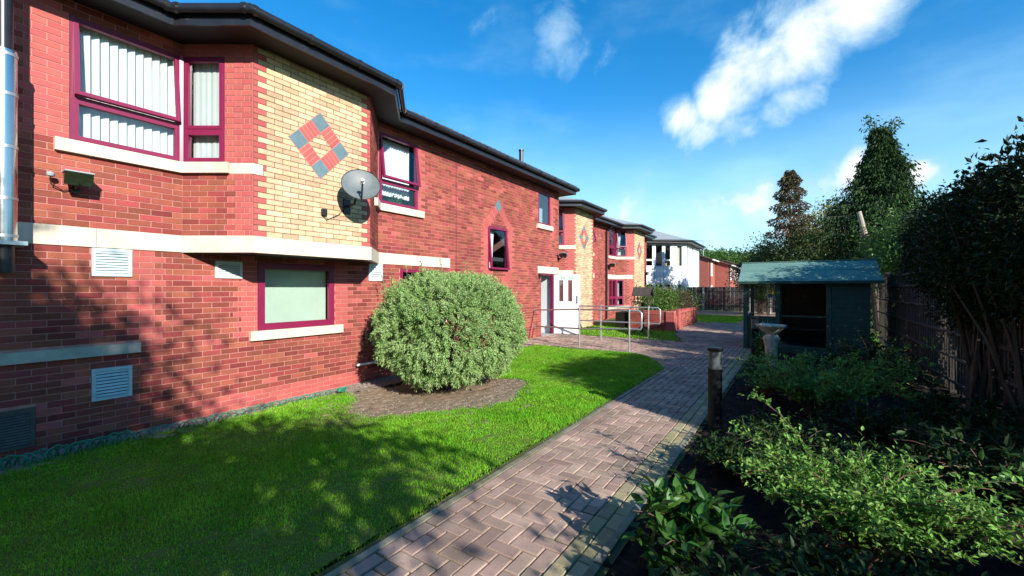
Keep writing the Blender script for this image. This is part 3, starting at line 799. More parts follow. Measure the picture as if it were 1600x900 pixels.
# vertical blinds behind the wrap-round window
def vertical_blind(fr, s0, s1, z0, z1, label, n, ang):
    t = thing('vertical_blind', label, 'blind', fr.pt((s0 + s1) / 2, z0, -.17), group='white vertical blinds')
    mb = MB(); wbox(mb, fr, s0, s1, z1, z1 + .04, -.20, -.15); mb.build('head_rail', 'white_paint', t)
    st = (s1 - s0) / n
    for i in range(n):
        c = s0 + st * (i + .5); a = ang + RND.uniform(-.09, .09); wv = .089
        d = Vector((math.cos(a), math.sin(a))) * wv / 2
        k = RND.uniform(-.004, .004)
        mb = MB(); A = fr.pt(c - d.x, z0, -.17 - d.y + .05); B = fr.pt(c + d.x + k, z0, -.17 + d.y + .05)
        A2 = fr.pt(c - d.x, z1, -.17 - d.y + .05); B2 = fr.pt(c + d.x, z1, -.17 + d.y + .05)
        nn = Vector((fr.n.x, fr.n.y, 0)) * .0015
        mid = (A + B) / 2 + nn * 4; mid2 = (A2 + B2) / 2 + nn * 4
        mb.add([A, mid, B, B2, mid2, A2], [(0, 1, 4, 5), (1, 2, 3, 4)]); mb.build('slat', 'blind_white', t)
vertical_blind(frA, sA(1.19), sA(2.17), 3.27, 4.63, 'white vertical blind in the wide maroon window above the floodlight', 12, .62)
vertical_blind(frL, .06, frL.L * .59 - .03, 3.27, 4.63, 'narrow white vertical blind on the slanted side of the bay', 6, .15)
mb = MB(); wbox(mb, frA, sA(3.26), sA(4.37), .97, 1.90, -.13, -.125); one('roller_blind', 'blind_pale', 'pale green blind drawn down in the ground floor window under the bay', 'blind', mb)
curtain(frA, sA(5.66), sA(6.40), 3.45, 4.6, -.2, 'white net curtain with scalloped hem in the open window beside the dish', gather=.0)
curtain(frA, sA(9.1), sA(9.5), 2.08, 3.2, -.2, 'white curtain drawn aside in the small window between slanting bricks', gather=.5)
curtain(frA, sA(6.0), sA(7.15), .95, 1.5, -.2, 'white half curtain in the window behind the round bush')
curtain(frA, sA(11.7), sA(12.3), 3.66, 4.2, -.25, 'pale half curtain in the small upper window above the door')
pp = rng.normal(size=(60, 3)) * np.array([.05, .07, .06]) + np.array([WX - .16, 5.98, 3.36])
tp = thing('potted_plant', 'small green pot plant on the sill behind the window beside the dish', 'plant', (WX - .16, 5.98, 3.23))
leaves('foliage', pp, rdir(60), .09, .045, 'leaf_broad', tp)
MB().lathe([(.035, 0), (.05, .08)], (WX - .16, 5.98, 3.235), 10).build('pot', 'stone_aged', tp)

# flue, lamps, dish -------------------------------------------------------------
fx, fy = -6.50, .655
t = thing('flue_pipe', 'shiny stainless steel flue standing on a wall bracket at the left', 'flue', (fx, fy, 2.02))
mb = MB(); mb.tube([(fx, fy, 2.02), (fx, fy, 3.9)], .088, 20); mb.build('pipe', 'steel', t, True)
MB().tube([(fx, fy, 3.9), (fx, fy, 5.6)], .062, 20).build('upper_pipe', 'gutter_black', t, True)
for z in (2.05, 2.42, 2.93, 3.45, 3.84):
    MB().tube([(fx, fy, z), (fx, fy, z + .03)], .094, 20).build('clamp_band', 'galv', t, True)
mb = MB(); mb.box(WX + .01, fx + .13, fy - .12, fy + .14, 1.975, 2.015); mb.build('bracket', 'vent_pale', t)
mb = MB(); mb.tube([(fx, fy, 1.97), (fx, fy, 1.70)], .07, 16); mb.tube([(fx, fy, 1.76), (WX, fy, 1.76)], .05, 10); mb.build('lower_pipe', 'black_plastic', t, True)
for z in (2.7, 3.35):
    mb = MB(); mb.box(WX, fx - .08, fy + .06, fy + .09, z, z + .03); mb.build('stay', 'galv', t)

def floodlight(name, label, fr, s, z, sensor=True, k=1.0, group='floodlights on the walls'):
    t = thing(name, label, 'floodlight', fr.pt(s, z - .1, 0), group=group)
    P = lambda a, h, n: fr.pt(s + a * k, z + h * k, n * k)
    MB().tube([P(0, -.10, .0), P(0, -.10, .05)], .042 * k, 12).build('wall_plate', 'black_plastic', t)
    MB().tube([P(0, -.10, .05), P(0, -.07, .12), P(0, -.01, .19)], .016 * k, 8).build('arm', 'black_plastic', t)
    mb = MB()
    prof = [(-.10, -.055, .16), (.10, -.055, .16), (.10, .055, .20), (-.10, .055, .20)]
    A = [P(*p) for p in [(-.105, -.06, .14), (.105, -.06, .14), (.105, .05, .11), (-.105, .05, .11)]]
    B = [P(*p) for p in [(-.115, -.075, .215), (.115, -.075, .215), (.115, .062, .245), (-.115, .062, .245)]]
    Cb = [P(*p) for p in [(-.06, -.02, .08), (.06, -.02, .08), (.06, .035, .07), (-.06, .035, .07)]]
    mb.add(Cb + A + B, [(0, 1, 2, 3)] + [(i, (i + 1) % 4, (i + 1) % 4 + 4, i + 4) for i in range(4)] + [(i + 4, (i + 1) % 4 + 4, (i + 1) % 4 + 8, i + 8) for i in range(4)])
    mb.build('housing', 'black_plastic', t)
    mb = MB(); mb.add([p for p in B] + [p + Vector((0, 0, .006)) for p in B], [(0, 1, 2, 3), (2, 3, 7, 6)]); mb.build('lens', 'glass_sky', t)
    mb = MB(); mb.obox(P(-.118, .058, .10), P(.118, .058, .10) - P(-.118, .058, .10), P(-.118, .066, .26) - P(-.118, .058, .10), Vector((0, 0, .014 * k))); mb.build('visor', 'grey_plastic', t)
    if sensor:
        mb = MB(); mb.lathe([(.0, -.036), (.030, -.022), (.036, 0), (.026, .02), (0, .03)], tuple(P(-.20, .03, .10)), 12); mb.build('sensor', 'grey_plastic', t, True)
        MB().tube([P(-.20, 0, .10), P(-.19, -.07, .06), P(-.10, -.12, .03), P(0, -.10, .03)], .006 * k, 6).build('cable', 'black_plastic', t)
    return t
floodlight('floodlight', 'black floodlight with pale round sensor on the brick below the blinds', frA, sA(1.20), 2.76)
floodlight('floodlight', 'small floodlight at the end corner of the near building above the door', frA, sA(12.93), 2.66, False, 1.15)

dc = Vector((-5.62, 4.13, 3.13)); dn = Vector((.80, -.50, .34)).normalized()
t = thing('satellite_dish', 'grey satellite dish on an arm fixed to the buff brick bay', 'satellite dish', (FX, 4.15, 2.9))
mb = MB(); a = dn.cross(Vector((0, 0, 1))).normalized(); b = a.cross(dn)
vs = [dc - dn * .0]; fs = []; n = 36
for i in range(1, 7):
    for k in range(n):
        th = 2 * math.pi * k / n; rr = .285 * i / 6
        vs.append(dc + (a * math.cos(th) * 1.0 + b * math.sin(th) * .92) * rr + dn * (rr * rr * .75))
fs += [(0, 1 + k, 1 + (k + 1) % n) for k in range(n)]
for i in range(5):
    for k in range(n): fs.append((1 + i * n + k, 1 + (i + 1) * n + k, 1 + (i + 1) * n + (k + 1) % n, 1 + i * n + (k + 1) % n))
mb.add(vs, fs); mb.build('dish', 'dish_grey', t, True)
rim = [vs[1 + 5 * n + k] for k in range(n)] + [vs[1 + 5 * n]]
MB().tube(rim, .006, 6).build('rim', 'black_plastic', t)
foot = Vector((FX + .012, 4.16, 2.86))
MB().tube([foot, foot + Vector((.20, 0, .02)), foot + Vector((.24, 0, .10)), dc - dn * .05], .019, 8).build('mast', 'black_plastic', t)
mb = MB(); mb.box(FX + .006, FX + .03, 4.10, 4.22, 2.74, 2.98); mb.build('wall_bracket', 'black_plastic', t)
low = dc - b * .27 + dn * .05; feed = dc + dn * .30 - b * .10
MB().tube([low - dn * .05, low, feed], .013, 8).build('feed_arm', 'black_plastic', t)
MB().tube([feed + dn * .04, feed - dn * .01, feed - dn * .03, feed - dn * .055], [.022, .022, .034, .034], 12).build('receiver', 'white_paint', t)
MB().box(FX + .006, FX + .05, 3.72, 3.80, 2.66, 2.76).build('junction_box', 'black_plastic', t)
MB().tube([foot, (FX + .02, 4.0, 2.7), (FX + .02, 3.8, 2.60), (FX + .02, 3.74, 2.66)], .005, 6).build('cable', 'black_plastic', t)

# door standing open, seen from the lawn
dr = thing('fire_door', 'white door standing wide open with two tall narrow glass panels and green sign', 'door', (WX, 12.64, 0))
hinge = Vector((WX + .01, 12.635, 0)); dd = Vector((math.cos(math.radians(17)), math.sin(math.radians(17)), 0)); nn = Vector((dd.y, -dd.x, 0))
class DF: pass
frD = Fr((hinge.x, hinge.y), (hinge.x + dd.x * .88, hinge.y + dd.y * .88))
mb = MB(); wall_p = [(.20, .31, 1.12, 1.80), (.50, .61, 1.12, 1.80)]
ss = [0, .20, .31, .50, .61, .88]; zs = [.02, 1.12, 1.80, 2.0]
for i in range(5):
    for j in range(3):
        if j == 1 and i in (1, 3): continue
        wbox(mb, frD, ss[i], ss[i + 1], zs[j], zs[j + 1], -.022, .022)
mb.build('leaf', 'white_paint', dr)
for (p, q, r_, s_) in wall_p:
    mb = MB(); wbox(mb, frD, p, q, r_, s_, -.003, .003); mb.build('glass_panel', 'glass_sky', dr)
    mb = MB(); frame_bars(mb, frD, p - .012, q + .012, r_ - .012, s_ + .012, .014, .0222, .03); mb.build('beading', 'maroon', dr)
mb = MB(); wbox(mb, frD, .24, .66, 1.835, 1.955, .0225, .026); sg = mb.build('sign', 'white_paint', dr)
for (x0, x1, z0, z1) in [(.25, .27, 1.85, 1.94), (.28, .30, 1.85, 1.89), (.28, .30, 1.91, 1.94), (.32, .335, 1.85, 1.94), (.35, .39, 1.85, 1.866), (.35, .39, 1.89, 1.906), (.35, .365, 1.866, 1.94), (.41, .45, 1.885, 1.90),
                         (.52, .65, 1.845, 1.86), (.52, .54, 1.86, 1.945), (.63, .65, 1.86, 1.945), (.575, .60, 1.875, 1.915), (.58, .595, 1.92, 1.938)]:
    mb = MB(); wbox(mb, frD, x0, x1, z0, z1, .0262, .028); mb.build('sign_mark', 'sign_green', sg)
for i in range(7):
    mb = MB(); wbox(mb, frD, .27 + i * .035, .27 + i * .035 + .022, .985, 1.0, .0224, .0235); mb.build('letter_mark', 'grey_plastic', dr)
mb = MB(); wbox(mb, frD, .79, .81, 1.05, 1.30, .05, .065); wbox(mb, frD, .79, .81, 1.06, 1.08, .022, .05); wbox(mb, frD, .79, .81, 1.27, 1.29, .022, .05); mb.build('handle', 'galv', dr)
mb = MB(); frame_bars(mb, frA, sA(11.785), sA(12.635), -.1, 2.02, .05, -.11, -.03); mb.build('door_frame', 'maroon', b1)
# inner white wall seen through the doorway
mb = MB(); mb.box(-7.9, WX - .13, 12.66, 12.70, 0, 2.25); mb.box(-7.95, -7.9, 11.5, 12.7, 0, 2.25); mb.build('hallway_wall', 'white_paint', b1)
mb = MB(); mb.box(WX - .9, WX + .06, 11.78, 12.64, -.04, .012); mb.build('door_step', 'concrete', b1)
mb = MB(); mb.box(WX + .007, WX + .09, 11.60, 11.67, 1.88, 2.0); one('door_lamp', 'black_plastic', 'small dark lamp on the brick beside the door lintel', 'lamp', mb)

# ------------------------------------------------------------------ the second, set-back building with two full-height bays
W2, F2 = -8.04, -7.26
YB, YZ = 13.02, 27.4
b2 = thing('brick_building', 'set-back red brick building with two full-height buff brick bays and red lozenges', 'building', (W2, 20, 0))
bays = [(14.57, 15.10, 17.0, 17.78), (21.87, 22.40, 24.40, 25.18)]
line2 = [(W2, YB)]
for (p, q, r_, s_) in bays: line2 += [(W2, p), (F2, q), (F2, r_), (W2, s_)]
line2 += [(W2, YZ), (-14, YZ)]
mo = MB()
def add_wall(key, fr, holes, typ, cuts=None, mortar=mo, off=0):
    wall_sheet(mortar, fr, -.3, 4.85, [h for h in holes if len(h) == 4], .1)
    lay(key, fr, -.225, 4.8, holes + SOLID.get(id(fr), []), typ, cuts, off=off)
SOLID = {}
segs = [Fr(line2[i], line2[i + 1]) for i in range(len(line2) - 2)]
ty0 = lambda s, k: 1 if RND.random() < .06 else 0
wins2 = []
for i, fr in enumerate(segs):
    kind = i % 4     # 0 wall, 1 left cant, 2 front, 3 right cant
    hs = []
    if kind == 0 and i == 4:      # between the bays
        L = fr.L; hs = [(.03, .95, 3.225, 4.65), (.03, .95, .30, 2.0), (L - 1.06, L - .012, 3.225, 4.65), (L - 1.06, L - .012, .6, 2.0)]
        add_wall('b2', fr, hs, ty0)
    elif kind == 0: add_wall('b2', fr, [], ty0)
    elif kind == 1:
        L = fr.L; hs = [(.012, L * .6, 3.225, 4.65)] + ([(.012, L * .45, .6, 2.0)] if i > 4 else [])
        add_wall('b2', fr, hs, lambda s, k, L=L: 1 if s > L - QW(k) or k * CH > 3.2 else 0, lambda k, L=L: [L - QW(k)])
    elif kind == 2:
        moy = MB()
        add_wall('b2', fr, [], lambda s, k, L=fr.L: 1 if (s < (.056 if k % 2 else .169) or s > L - (.056 if k % 2 else .169)) else 2, lambda k, L=fr.L: [.056 if k % 2 else .169, L - (.056 if k % 2 else .169)], moy, off=.169)
        moy.build('bay_wall', 'mortar_brown', b2); diamond(b2, fr, fr.L / 2, 3.62, .47, .52)
    else: add_wall('b2', fr, [], ty0)
    wins2.append((fr, kind, hs))
wall2 = mo.build('wall', 'mortar_pink', b2)
mb = MB(); mb.add([(-14, YZ, -.3), (W2, YZ, -.3), (W2, YZ, 4.85), (-14, YZ, 4.85)], [(0, 1, 2, 3)]); mb.build('end_wall', 'house_brick', b2)
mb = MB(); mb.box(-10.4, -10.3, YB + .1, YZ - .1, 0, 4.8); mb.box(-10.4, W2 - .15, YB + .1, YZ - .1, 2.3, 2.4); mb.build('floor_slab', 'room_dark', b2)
place_bricks('b2', wall2, 0)
for (fr, kind, hs) in wins2:
    for (a, b, c, d) in hs:
        wide = b - a > .9 and a > 2
        window(b2, fr, a + .004, b - .004, c + .003, d - .01, trans=(3.68 if c > 2 else (1.05 if c > .5 else None)), openings=(0,) if (c > 2 and not wide) else (), casement=(0,) if wide and c > 2 else (), mull=(a + (b - a) * .5,) if wide else (), inset=-.05, tilt=14)
        if kind == 0:
            mb = MB(); wbox(mb, fr, a - .08, b + (.0 if wide else .12), c - .145, c - .004, -.08, .05)
            if c > .5: mb.build('window_sill', 'stone_cream', b2)
            if c < 2: mb = MB(); wbox(mb, fr, a - .12, b + (.0 if wide else .2), 2.028, 2.248, -.05, .02); mb.build('lintel', 'stone_cream', b2)
    if kind == 1:
        line = [tuple(fr.pt(-.0, 0).xy), tuple(fr.pt(fr.L, 0).xy), tuple((fr.pt(fr.L, 0).xy[0], fr.pt(fr.L, 0).xy[1] + .12))]
        poly_band(b2, line, 3.08, 3.222, -.02, .03, 'stone_cream', 'window_sill')
        mb = MB(); wbox(mb, fr, .02, fr.L - .02, 2.028, 2.248, -.05, .02); mb.build('lintel', 'stone_cream', b2)
        if fr.p.y > 20: mb = MB(); wbox(mb, fr, .0, fr.L * .8, .455, .597, -.05, .05); mb.build('window_sill', 'stone_cream', b2)
lab = ['white net curtain behind the slanted window of the bay nearest the open door', 'white curtain in the upper window of the farther bay', 'white curtain in the lower window of the farther bay',
       'pale curtain in the upper window between the two bays', 'white curtain in the upper flat window before the farther bay', 'white curtain in the lower flat window before the farther bay']
k = 0
for (fr, kind, hs) in wins2:
    for (a, b, c, d) in hs:
        if kind == 0 and c < .5: continue
        LBL = {1: {True: (0, 1), False: (2, 2)}}
        if kind == 1: idx = 0 if fr.p.y < 20 else (1 if c > 2 else 2)
        else: idx = 3 if (a < 1) else (4 if c > 2 else 5)
        if kind == 0 and a < 1 and c < 2: continue
        curtain(fr, a + .08, a + (b - a) * (.9 if idx == 0 else .55), c + .06, d - .08, -.22, lab[idx])
edge2, ez2 = eaves(b2, line2, 4.70, .42, False)
mb = MB(); ex2 = W2 + .46; rx2 = -12.2; rz2 = ez2 + (ex2 - rx2) * .5
mb.add([(ex2, YB - .0, ez2 + .01), (ex2, YZ + .44, ez2 + .01), (rx2, YZ - 3, rz2), (rx2, YB, rz2)], [(0, 1, 2, 3)])
mb.add([(ex2, YZ + .44, ez2 + .01), (-15, YZ + .44, ez2 + .01), (rx2, YZ - 3, rz2)], [(0, 1, 2)])
mb.add([(-15, YB, ez2), (-15, YZ + .44, ez2), (rx2, YZ - 3, rz2), (rx2, YB, rz2)], [(3, 2, 1, 0)])
for i in (0, 1):
    e = [Vector((x, y, ez2 + .012)) for x, y in edge2[1 + 4 * i:5 + 4 * i]]; ym = (e[1].y + e[2].y) / 2
    ap = [Vector((-10.0, ym - .2, ez2 + 1.02)), Vector((-10.0, ym + .2, ez2 + 1.02))]
    mb.add([e[0], e[1], e[2], e[3], ap[0], ap[1]], [(0, 1, 4), (1, 2, 5, 4), (2, 3, 5)])
mb.build('roof', 'roof_pale', b2)
mb = MB(); mb.tube([(W2 + .36, 20.35, 4.62), (W2 + .08, 20.35, 4.40), (W2 + .08, 20.35, .0)], .045, 10); mb.build('downpipe', 'gutter_black', b2, True)
fr4 = segs[4]
floodlight('floodlight', 'small floodlight beside the black downpipe of the set-back building', fr4, 20.75 - fr4.p.y, 2.72, False, 1.3)
floodlight('floodlight', 'small floodlight at the far end of the set-back building', segs[8], 1.6, 2.45, False, 1.3)

# ------------------------------------------------------------------ ground
def sst(a, b, x):
    t = np.clip((x - a) / (b - a), 0, 1); return t * t * (3 - 2 * t)
def gz(x, y):
    x = np.asarray(x, float); y = np.asarray(y, float)
    return -.22 * sst(2.2, 5.8, -x) * (1 - sst(7.0, 10.2, y)) 
def sheet(name, xs, ys, dz, m, keep=None, kind='structure', noise=0.0):
    X, Y = np.meshgrid(xs, ys, indexing='ij'); Zz = gz(X, Y) + dz
    if noise: Zz = Zz + rng.normal(size=Zz.shape) * noise
    nx, ny = X.shape; V = np.stack([X, Y, Zz], -1).reshape(-1, 3)
    i, j = np.meshgrid(np.arange(nx - 1), np.arange(ny - 1), indexing='ij'); b = (i * ny + j).ravel()
    Fc = np.stack([b, b + ny, b + ny + 1, b + 1], 1)
    if keep is not None:
        c = V[Fc].mean(1); Fc = Fc[keep(c[:, 0], c[:, 1])]
    o = bpy.data.objects.new(name, fast_mesh(name, V, Fc, m, smooth=True)); _link(o, None, True); o['kind'] = kind
    return o
xs = np.concatenate([np.linspace(-1500, -60, 12), np.linspace(-40, -12, 8), np.linspace(-10, 6, 33), np.linspace(9, 60, 8), np.linspace(100, 1500, 10)])
ys = np.concatenate([np.linspace(-600, -20, 8), np.linspace(-8, 40, 97), np.linspace(45, 120, 16), np.linspace(160, 2000, 14)])
sheet('ground', xs, ys, -.06, 'grass_soil')

PX0, PX1 = -2.10, -0.90          # near path
def in_path(x, y, g=0.0):
    """paved area: straight path, branch to the door with a curved corner, square in front of the planter"""
    x = np.asarray(x); y = np.asarray(y)
    main = (x > PX0 - g) & (x < PX1 + g) & (y < 40)
    cy = 10.0 - 1.55 * np.clip((x + 3.4) / 1.3, 0, 1) ** 2
    br = (x > -6.86) & (x < PX0 + .05) & (y > cy - g) & (y < 12.8 + g)
    wid = (x > -2.75 - .28 * np.clip(y - 12.8, 0, 4) - g) & (x < -1.0) & (y > 12.6) & (y < 20.8 + g)
    cross = (x > -5 - g) & (x < 3) & (y > 19.2 - g) & (y < 20.8 + g)
    far = (x > -6 - g) & (x < 3) & (y > 26.5 - g) & (y < 31.5)
    return main | br | wid | cross | far
def in_soil(x, y): return ((x + 5.0) / 1.55) ** 2 + ((y - 5.25) / 1.55) ** 2 + .12 * np.sin(5 * np.arctan2(y - 5.35, x + 4.85)) + .06 * np.sin(11 * x + 7 * y) < 1
def in_gravel(x, y): return ((x < -6.42 + .05 * np.sin(3 * y) + .03 * np.sin(11 * y)) & (y < 5)) | ((x < -6.1 + .25 * np.clip((y - 9), 0, 3) + .06 * np.sin(4 * y)) & (y >= 5) & (y < 12.8))
def in_bed(x, y): return (x > PX1) & (x < 2.2) & (y < 12.2)
def in_lawn(x, y):
    return (x > -6.9) & (x < PX1 + 3.3) & (y < 27) & ~in_path(x, y, .06) & ~in_soil(x, y) & ~in_gravel(x, y) & ~((x > PX1) & (y < 16))
gx = np.arange(-8.2, 2.45, .1); gy = np.arange(-4, 27, .1)
struct_lawn = sheet('lawn', gx, gy, -.012, 'grass_soil', lambda x, y: in_lawn(x, y), noise=.004)
sheet('soil', np.arange(-6.9, -2.9, .05), np.arange(3.3, 7.4, .05), -.022, 'soil_dry', lambda x, y: ~in_gravel(x, y), noise=.012)
sheet('gravel_strip', np.arange(-6.83, -5.2, .05), np.arange(-3, 13, .05), -.014, 'gravel', lambda x, y: x < -6.25 + .33 * np.clip((y - 9), 0, 3), noise=.008)
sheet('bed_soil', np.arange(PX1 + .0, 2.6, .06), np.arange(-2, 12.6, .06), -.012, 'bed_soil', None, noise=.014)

# ------------------------------------------------------------------ paving
pb = sheet('path', np.arange(-6.86, 3.01, .1), np.arange(-2.4, 40.05, .1), -.005, 'joint_moss', lambda x, y: in_path(x, y, .06))
pb_far = sheet('path', np.arange(-6, 3.01, .2), np.arange(20.8, 40, .2), .004, 'paver_far', lambda x, y: in_path(x, y))
pav = []          # centre x, y, length along x, length along y
U = .1
HX0, HX1 = PX0 + .16, PX1 - .26
for r in range(-24, 212):
    for q in range(-70, 20):
        if (q - r) % 4 == 0: pav.append((q * U + U, r * U + U / 2, 2 * U, U))
        if (q - (r - 1)) % 4 == 0: pav.append((q * U + U / 2, r * U + U, U, 2 * U))
P = []
HB = HX0 + round((HX1 - HX0) / U) * U
for (x, y, lx, ly) in pav:
    x += HX0 + 6.0 - 6.0
    if not in_path(x, y): continue
    if y < 9.95 and x < PX0: 
        P.append((x, y, lx, ly)); continue
    if y < 12.9 and x > PX0 and (y < 8.6 or x > -1.6) and (x + lx / 2 < HX0 + .03 or x - lx / 2 > HB - .03):
        continue
    if y < 8.6 or (x > -1.6 and y < 12.9):       # trim to the straight edges
        x0, x1 = max(x - lx / 2, HX0), min(x + lx / 2, HB)
        if x1 - x0 < .04: continue
        x, lx = (x0 + x1) / 2, x1 - x0
    P.append((x, y, lx, ly))
def row(x0, x1, y0, y1):
    y = y0
    while y < y1: P.append(((x0 + x1) / 2, y + .1, x1 - x0, .2)); y += .2
N_FIELD = None
row(PX0 + .055, HX0, -2.4, 8.5)
row(HB, HB + .1, -2.3, 12.8); row(HB + .1, HB + .2, -2.4, 12.8)
def proj(x, y, z=0.0):
    X = x * CT + y * ST; Z = -x * ST + y * CT
    return (X, Z)
sc = []
for i, (x, y, lx, ly) in enumerate(P):
    X, Z = proj(x, y)
    vis = Z > .5 and abs(X / Z) < 1.19 and EYE / Z < .675
    full = abs(lx * ly - .02) < 1e-4
    sc.append((1 / Z if (vis and full) else 0, i))
sc.sort(reverse=True); solo = {i for s, i in sc[:300] if s > 0}
pm = {}
def paver_mesh(lx, ly, m):
    k = (round(lx, 2), round(ly, 2), m)
    if k not in pm:
        g, c, h = .0035, .006, .05
        q = MB(); a, b = lx / 2 - g, ly / 2 - g
        vs = [(-a, -b, -h), (a, -b, -h), (a, b, -h), (-a, b, -h), (-a, -b, -c), (a, -b, -c), (a, b, -c), (-a, b, -c), (-a + c, -b + c, 0), (a - c, -b + c, 0), (a - c, b - c, 0), (-a + c, b - c, 0)]
        fs = [(0, 1, 5, 4), (1, 2, 6, 5), (2, 3, 7, 6), (3, 0, 4, 7), (4, 5, 9, 8), (5, 6, 10, 9), (6, 7, 11, 10), (7, 4, 8, 11), (8, 9, 10, 11)]
        q.add(vs, fs); pm[k] = q.mesh('paver', k[2])
    return pm[k]
rest = MB()
for i, (x, y, lx, ly) in enumerate(P):
    z = float(gz(x, y)) + .004 + RND.uniform(-.003, .0025)
    if i in solo:
        o = bpy.data.objects.new('paver', paver_mesh(lx, ly, 'paver_buff' if x > HB and y < 12.9 else 'paver'))
        _link(o, pb, True, Matrix.Translation((x, y, z)) @ Matrix.Rotation(RND.uniform(-.008, .008), 4, 'X') @ Matrix.Rotation(RND.uniform(-.008, .008), 4, 'Y') @ Matrix.Rotation(RND.uniform(-.006, .006), 4, 'Z'))
    else:
        g, c = .0035, .006; a, b = lx / 2 - g, ly / 2 - g
        vs = [(x - a, y - b, z - .03), (x + a, y - b, z - .03), (x + a, y + b, z - .03), (x - a, y + b, z - .03), (x - a + c, y - b + c, z), (x + a - c, y - b + c, z), (x + a - c, y + b - c, z), (x - a + c, y + b - c, z)]
        rest.add(vs, [(0, 1, 5, 4), (1, 2, 6, 5), (2, 3, 7, 6), (3, 0, 4, 7), (4, 5, 6, 7)], 1 if (x > HB and y < 12.9) else 0, RND.random() + .001)
o = rest.build('paver_field', ['paver', 'paver_buff'], pb); o['kind'] = 'stuff'
# kerb stones
def kerbs(line, wd=.05, step=.9, top=.007):
    pts = [Vector(p) for p in line]
    for a, b in zip(pts, pts[1:]):
        L = (b - a).length; k = max(1, round(L / step)); d = (b - a) / L; n = Vector((-d.y, d.x))
        for i in range(k):
            p = a + d * (L * i / k + .002); q = a + d * (L * (i + 1) / k - .002)
            z = float(gz((p.x + q.x) / 2, (p.y + q.y) / 2)) + top + RND.uniform(-.003, .003)
            mb = MB(); mb.prism([(p + n * wd / 2).xy, (q + n * wd / 2).xy, (q - n * wd / 2).xy, (p - n * wd / 2).xy], z - .12, z)
            mb.build('kerb_stone', 'kerb', pb)
cur = [(PX0 + .025, -2.3), (PX0 + .025, 8.42)] 
arc = []
for x in np.linspace(-2.1, -3.4, 7): arc.append((x, 10.0 - 1.55 * ((x + 3.4) / 1.3) ** 2))
kerbs(cur); kerbs([cur[-1]] + arc[1:] + [(-5.2, 10.0), (-6.3, 10.4)], step=.6)
kerbs([(PX1 - .03, -2.3), (PX1 - .03, 12.2)])
kerbs([(-6.0, 12.83), (-2.80, 12.83)]); kerbs([(-3.87, 19.17), (-1.1, 19.17)], step=1.2); kerbs([(-3.3, 20.83), (1.5, 20.83)], step=1.2)

# ------------------------------------------------------------------ grass blades
def grass(name, n, xr, yr, parent=None, hmin=.016, hmax=.038, w0=.0033):
    x = rng.uniform(*xr, n); y = rng.uniform(*yr, n)
    X = x * CT + y * ST; Z = -x * ST + y * CT
    vis = (Z > .8) & (np.abs(X) / np.maximum(Z, .1) < 1.3) & (EYE / np.maximum(Z, .1) < .78)
    jx = rng.normal(size=n) * .07; jy = rng.normal(size=n) * .07
    k = (in_lawn(x + jx, y + jy) | (in_lawn(x, y) & (rng.random(n) < .3))) & ~in_path(x, y, .0) & vis
    # worn patch in the lawn near the soil ring
    d = ((x + 5.2) / 1.0) ** 2 + ((y - 3.3) / .9) ** 2
    d2 = ((x + 4.6) / .9) ** 2 + ((y - 8.5) / .45) ** 2
    k &= (rng.random(n) > .80 * np.exp(-d * 1.4)) & (rng.random(n) > .5 * np.exp(-d2 * 1.2))
    x, y = x[k], y[k]; n = len(x)
    # low-frequency clumping
    h = rng.uniform(hmin, hmax, n) * (.8 + .45 * np.sin(2.3 * x + 1.7 * np.sin(1.9 * y)) * np.sin(2.9 * y + 1.1))
    h = np.maximum(h, .014)
    Zd = np.maximum(-x * ST + y * CT, 1)
    wd = w0 * (1 + .22 * Zd)
    th = rng.uniform(0, 2 * np.pi, n); lean = rng.uniform(.1, .9, n)
    b = np.stack([x, y, gz(x, y) - .014], 1)
    dx, dy = np.cos(th), np.sin(th); sx_, sy_ = -dy, dx
    mid = b + np.stack([dx * lean * h * .25, dy * lean * h * .25, h * .6], 1)
    tip = b + np.stack([dx * lean * h * .9, dy * lean * h * .9, h * (1 - .3 * lean)], 1)
    s = np.stack([sx_, sy_, 0 * x], 1) * wd[:, None] * .5
    V = np.stack([b - s, b + s, mid + s * .8, mid - s * .8, tip], 1).reshape(-1, 3)
    i = np.arange(n)[:, None] * 5
    Fc = np.concatenate([i + [[0, 1, 2]], i + [[0, 2, 3]], i + [[3, 2, 4]]], 1).reshape(-1, 3)
    r = np.repeat(rng.random(n), 3)
    o = bpy.data.objects.new(name, fast_mesh(name, V, Fc, 'grass', r)); _link(o, None, True)
    return tag(o, kind='stuff')
g = grass('grass', 420000, (-6.8, -2.0), (-.3, 10.2)); g['label'] = 'short green lawn grass between the near building and the path'; g['category'] = 'grass'
g = grass('grass', 60000, (-7.3, 2), (12.4, 27), hmin=.03, hmax=.06, w0=.006); g['label'] = 'short green grass beyond the branch path and around the planter'; g['category'] = 'grass'
# weeds along the joint of kerb and lawn, dry leaves lying about
n = 60
lx = rng.uniform(-6, -1.0, n); ly = rng.uniform(1.2, 9, n)
for i in range(22):
    x, y = float(lx[i]), float(ly[i]); mb = MB()
    th = RND.uniform(0, 6.28); L_ = RND.uniform(.03, .06); z = float(gz(x, y)) + .03
    d = Vector((math.cos(th), math.sin(th), .1)) * L_; s = Vector((-math.sin(th), math.cos(th), .3)) * L_ * .3
    mb.add([(x, y, z), Vector((x, y, z)) + d * .5 + s, Vector((x, y, z)) + d, Vector((x, y, z + .008)) + d * .5 - s], [(0, 1, 2), (0, 2, 3)])
    if in_lawn(x, y) or x > PX0: one('fallen_leaf', 'leaf_dry', 'small dry brown leaf fallen on the short grass or the paving', 'leaf', mb, 'fallen leaves scattered about')

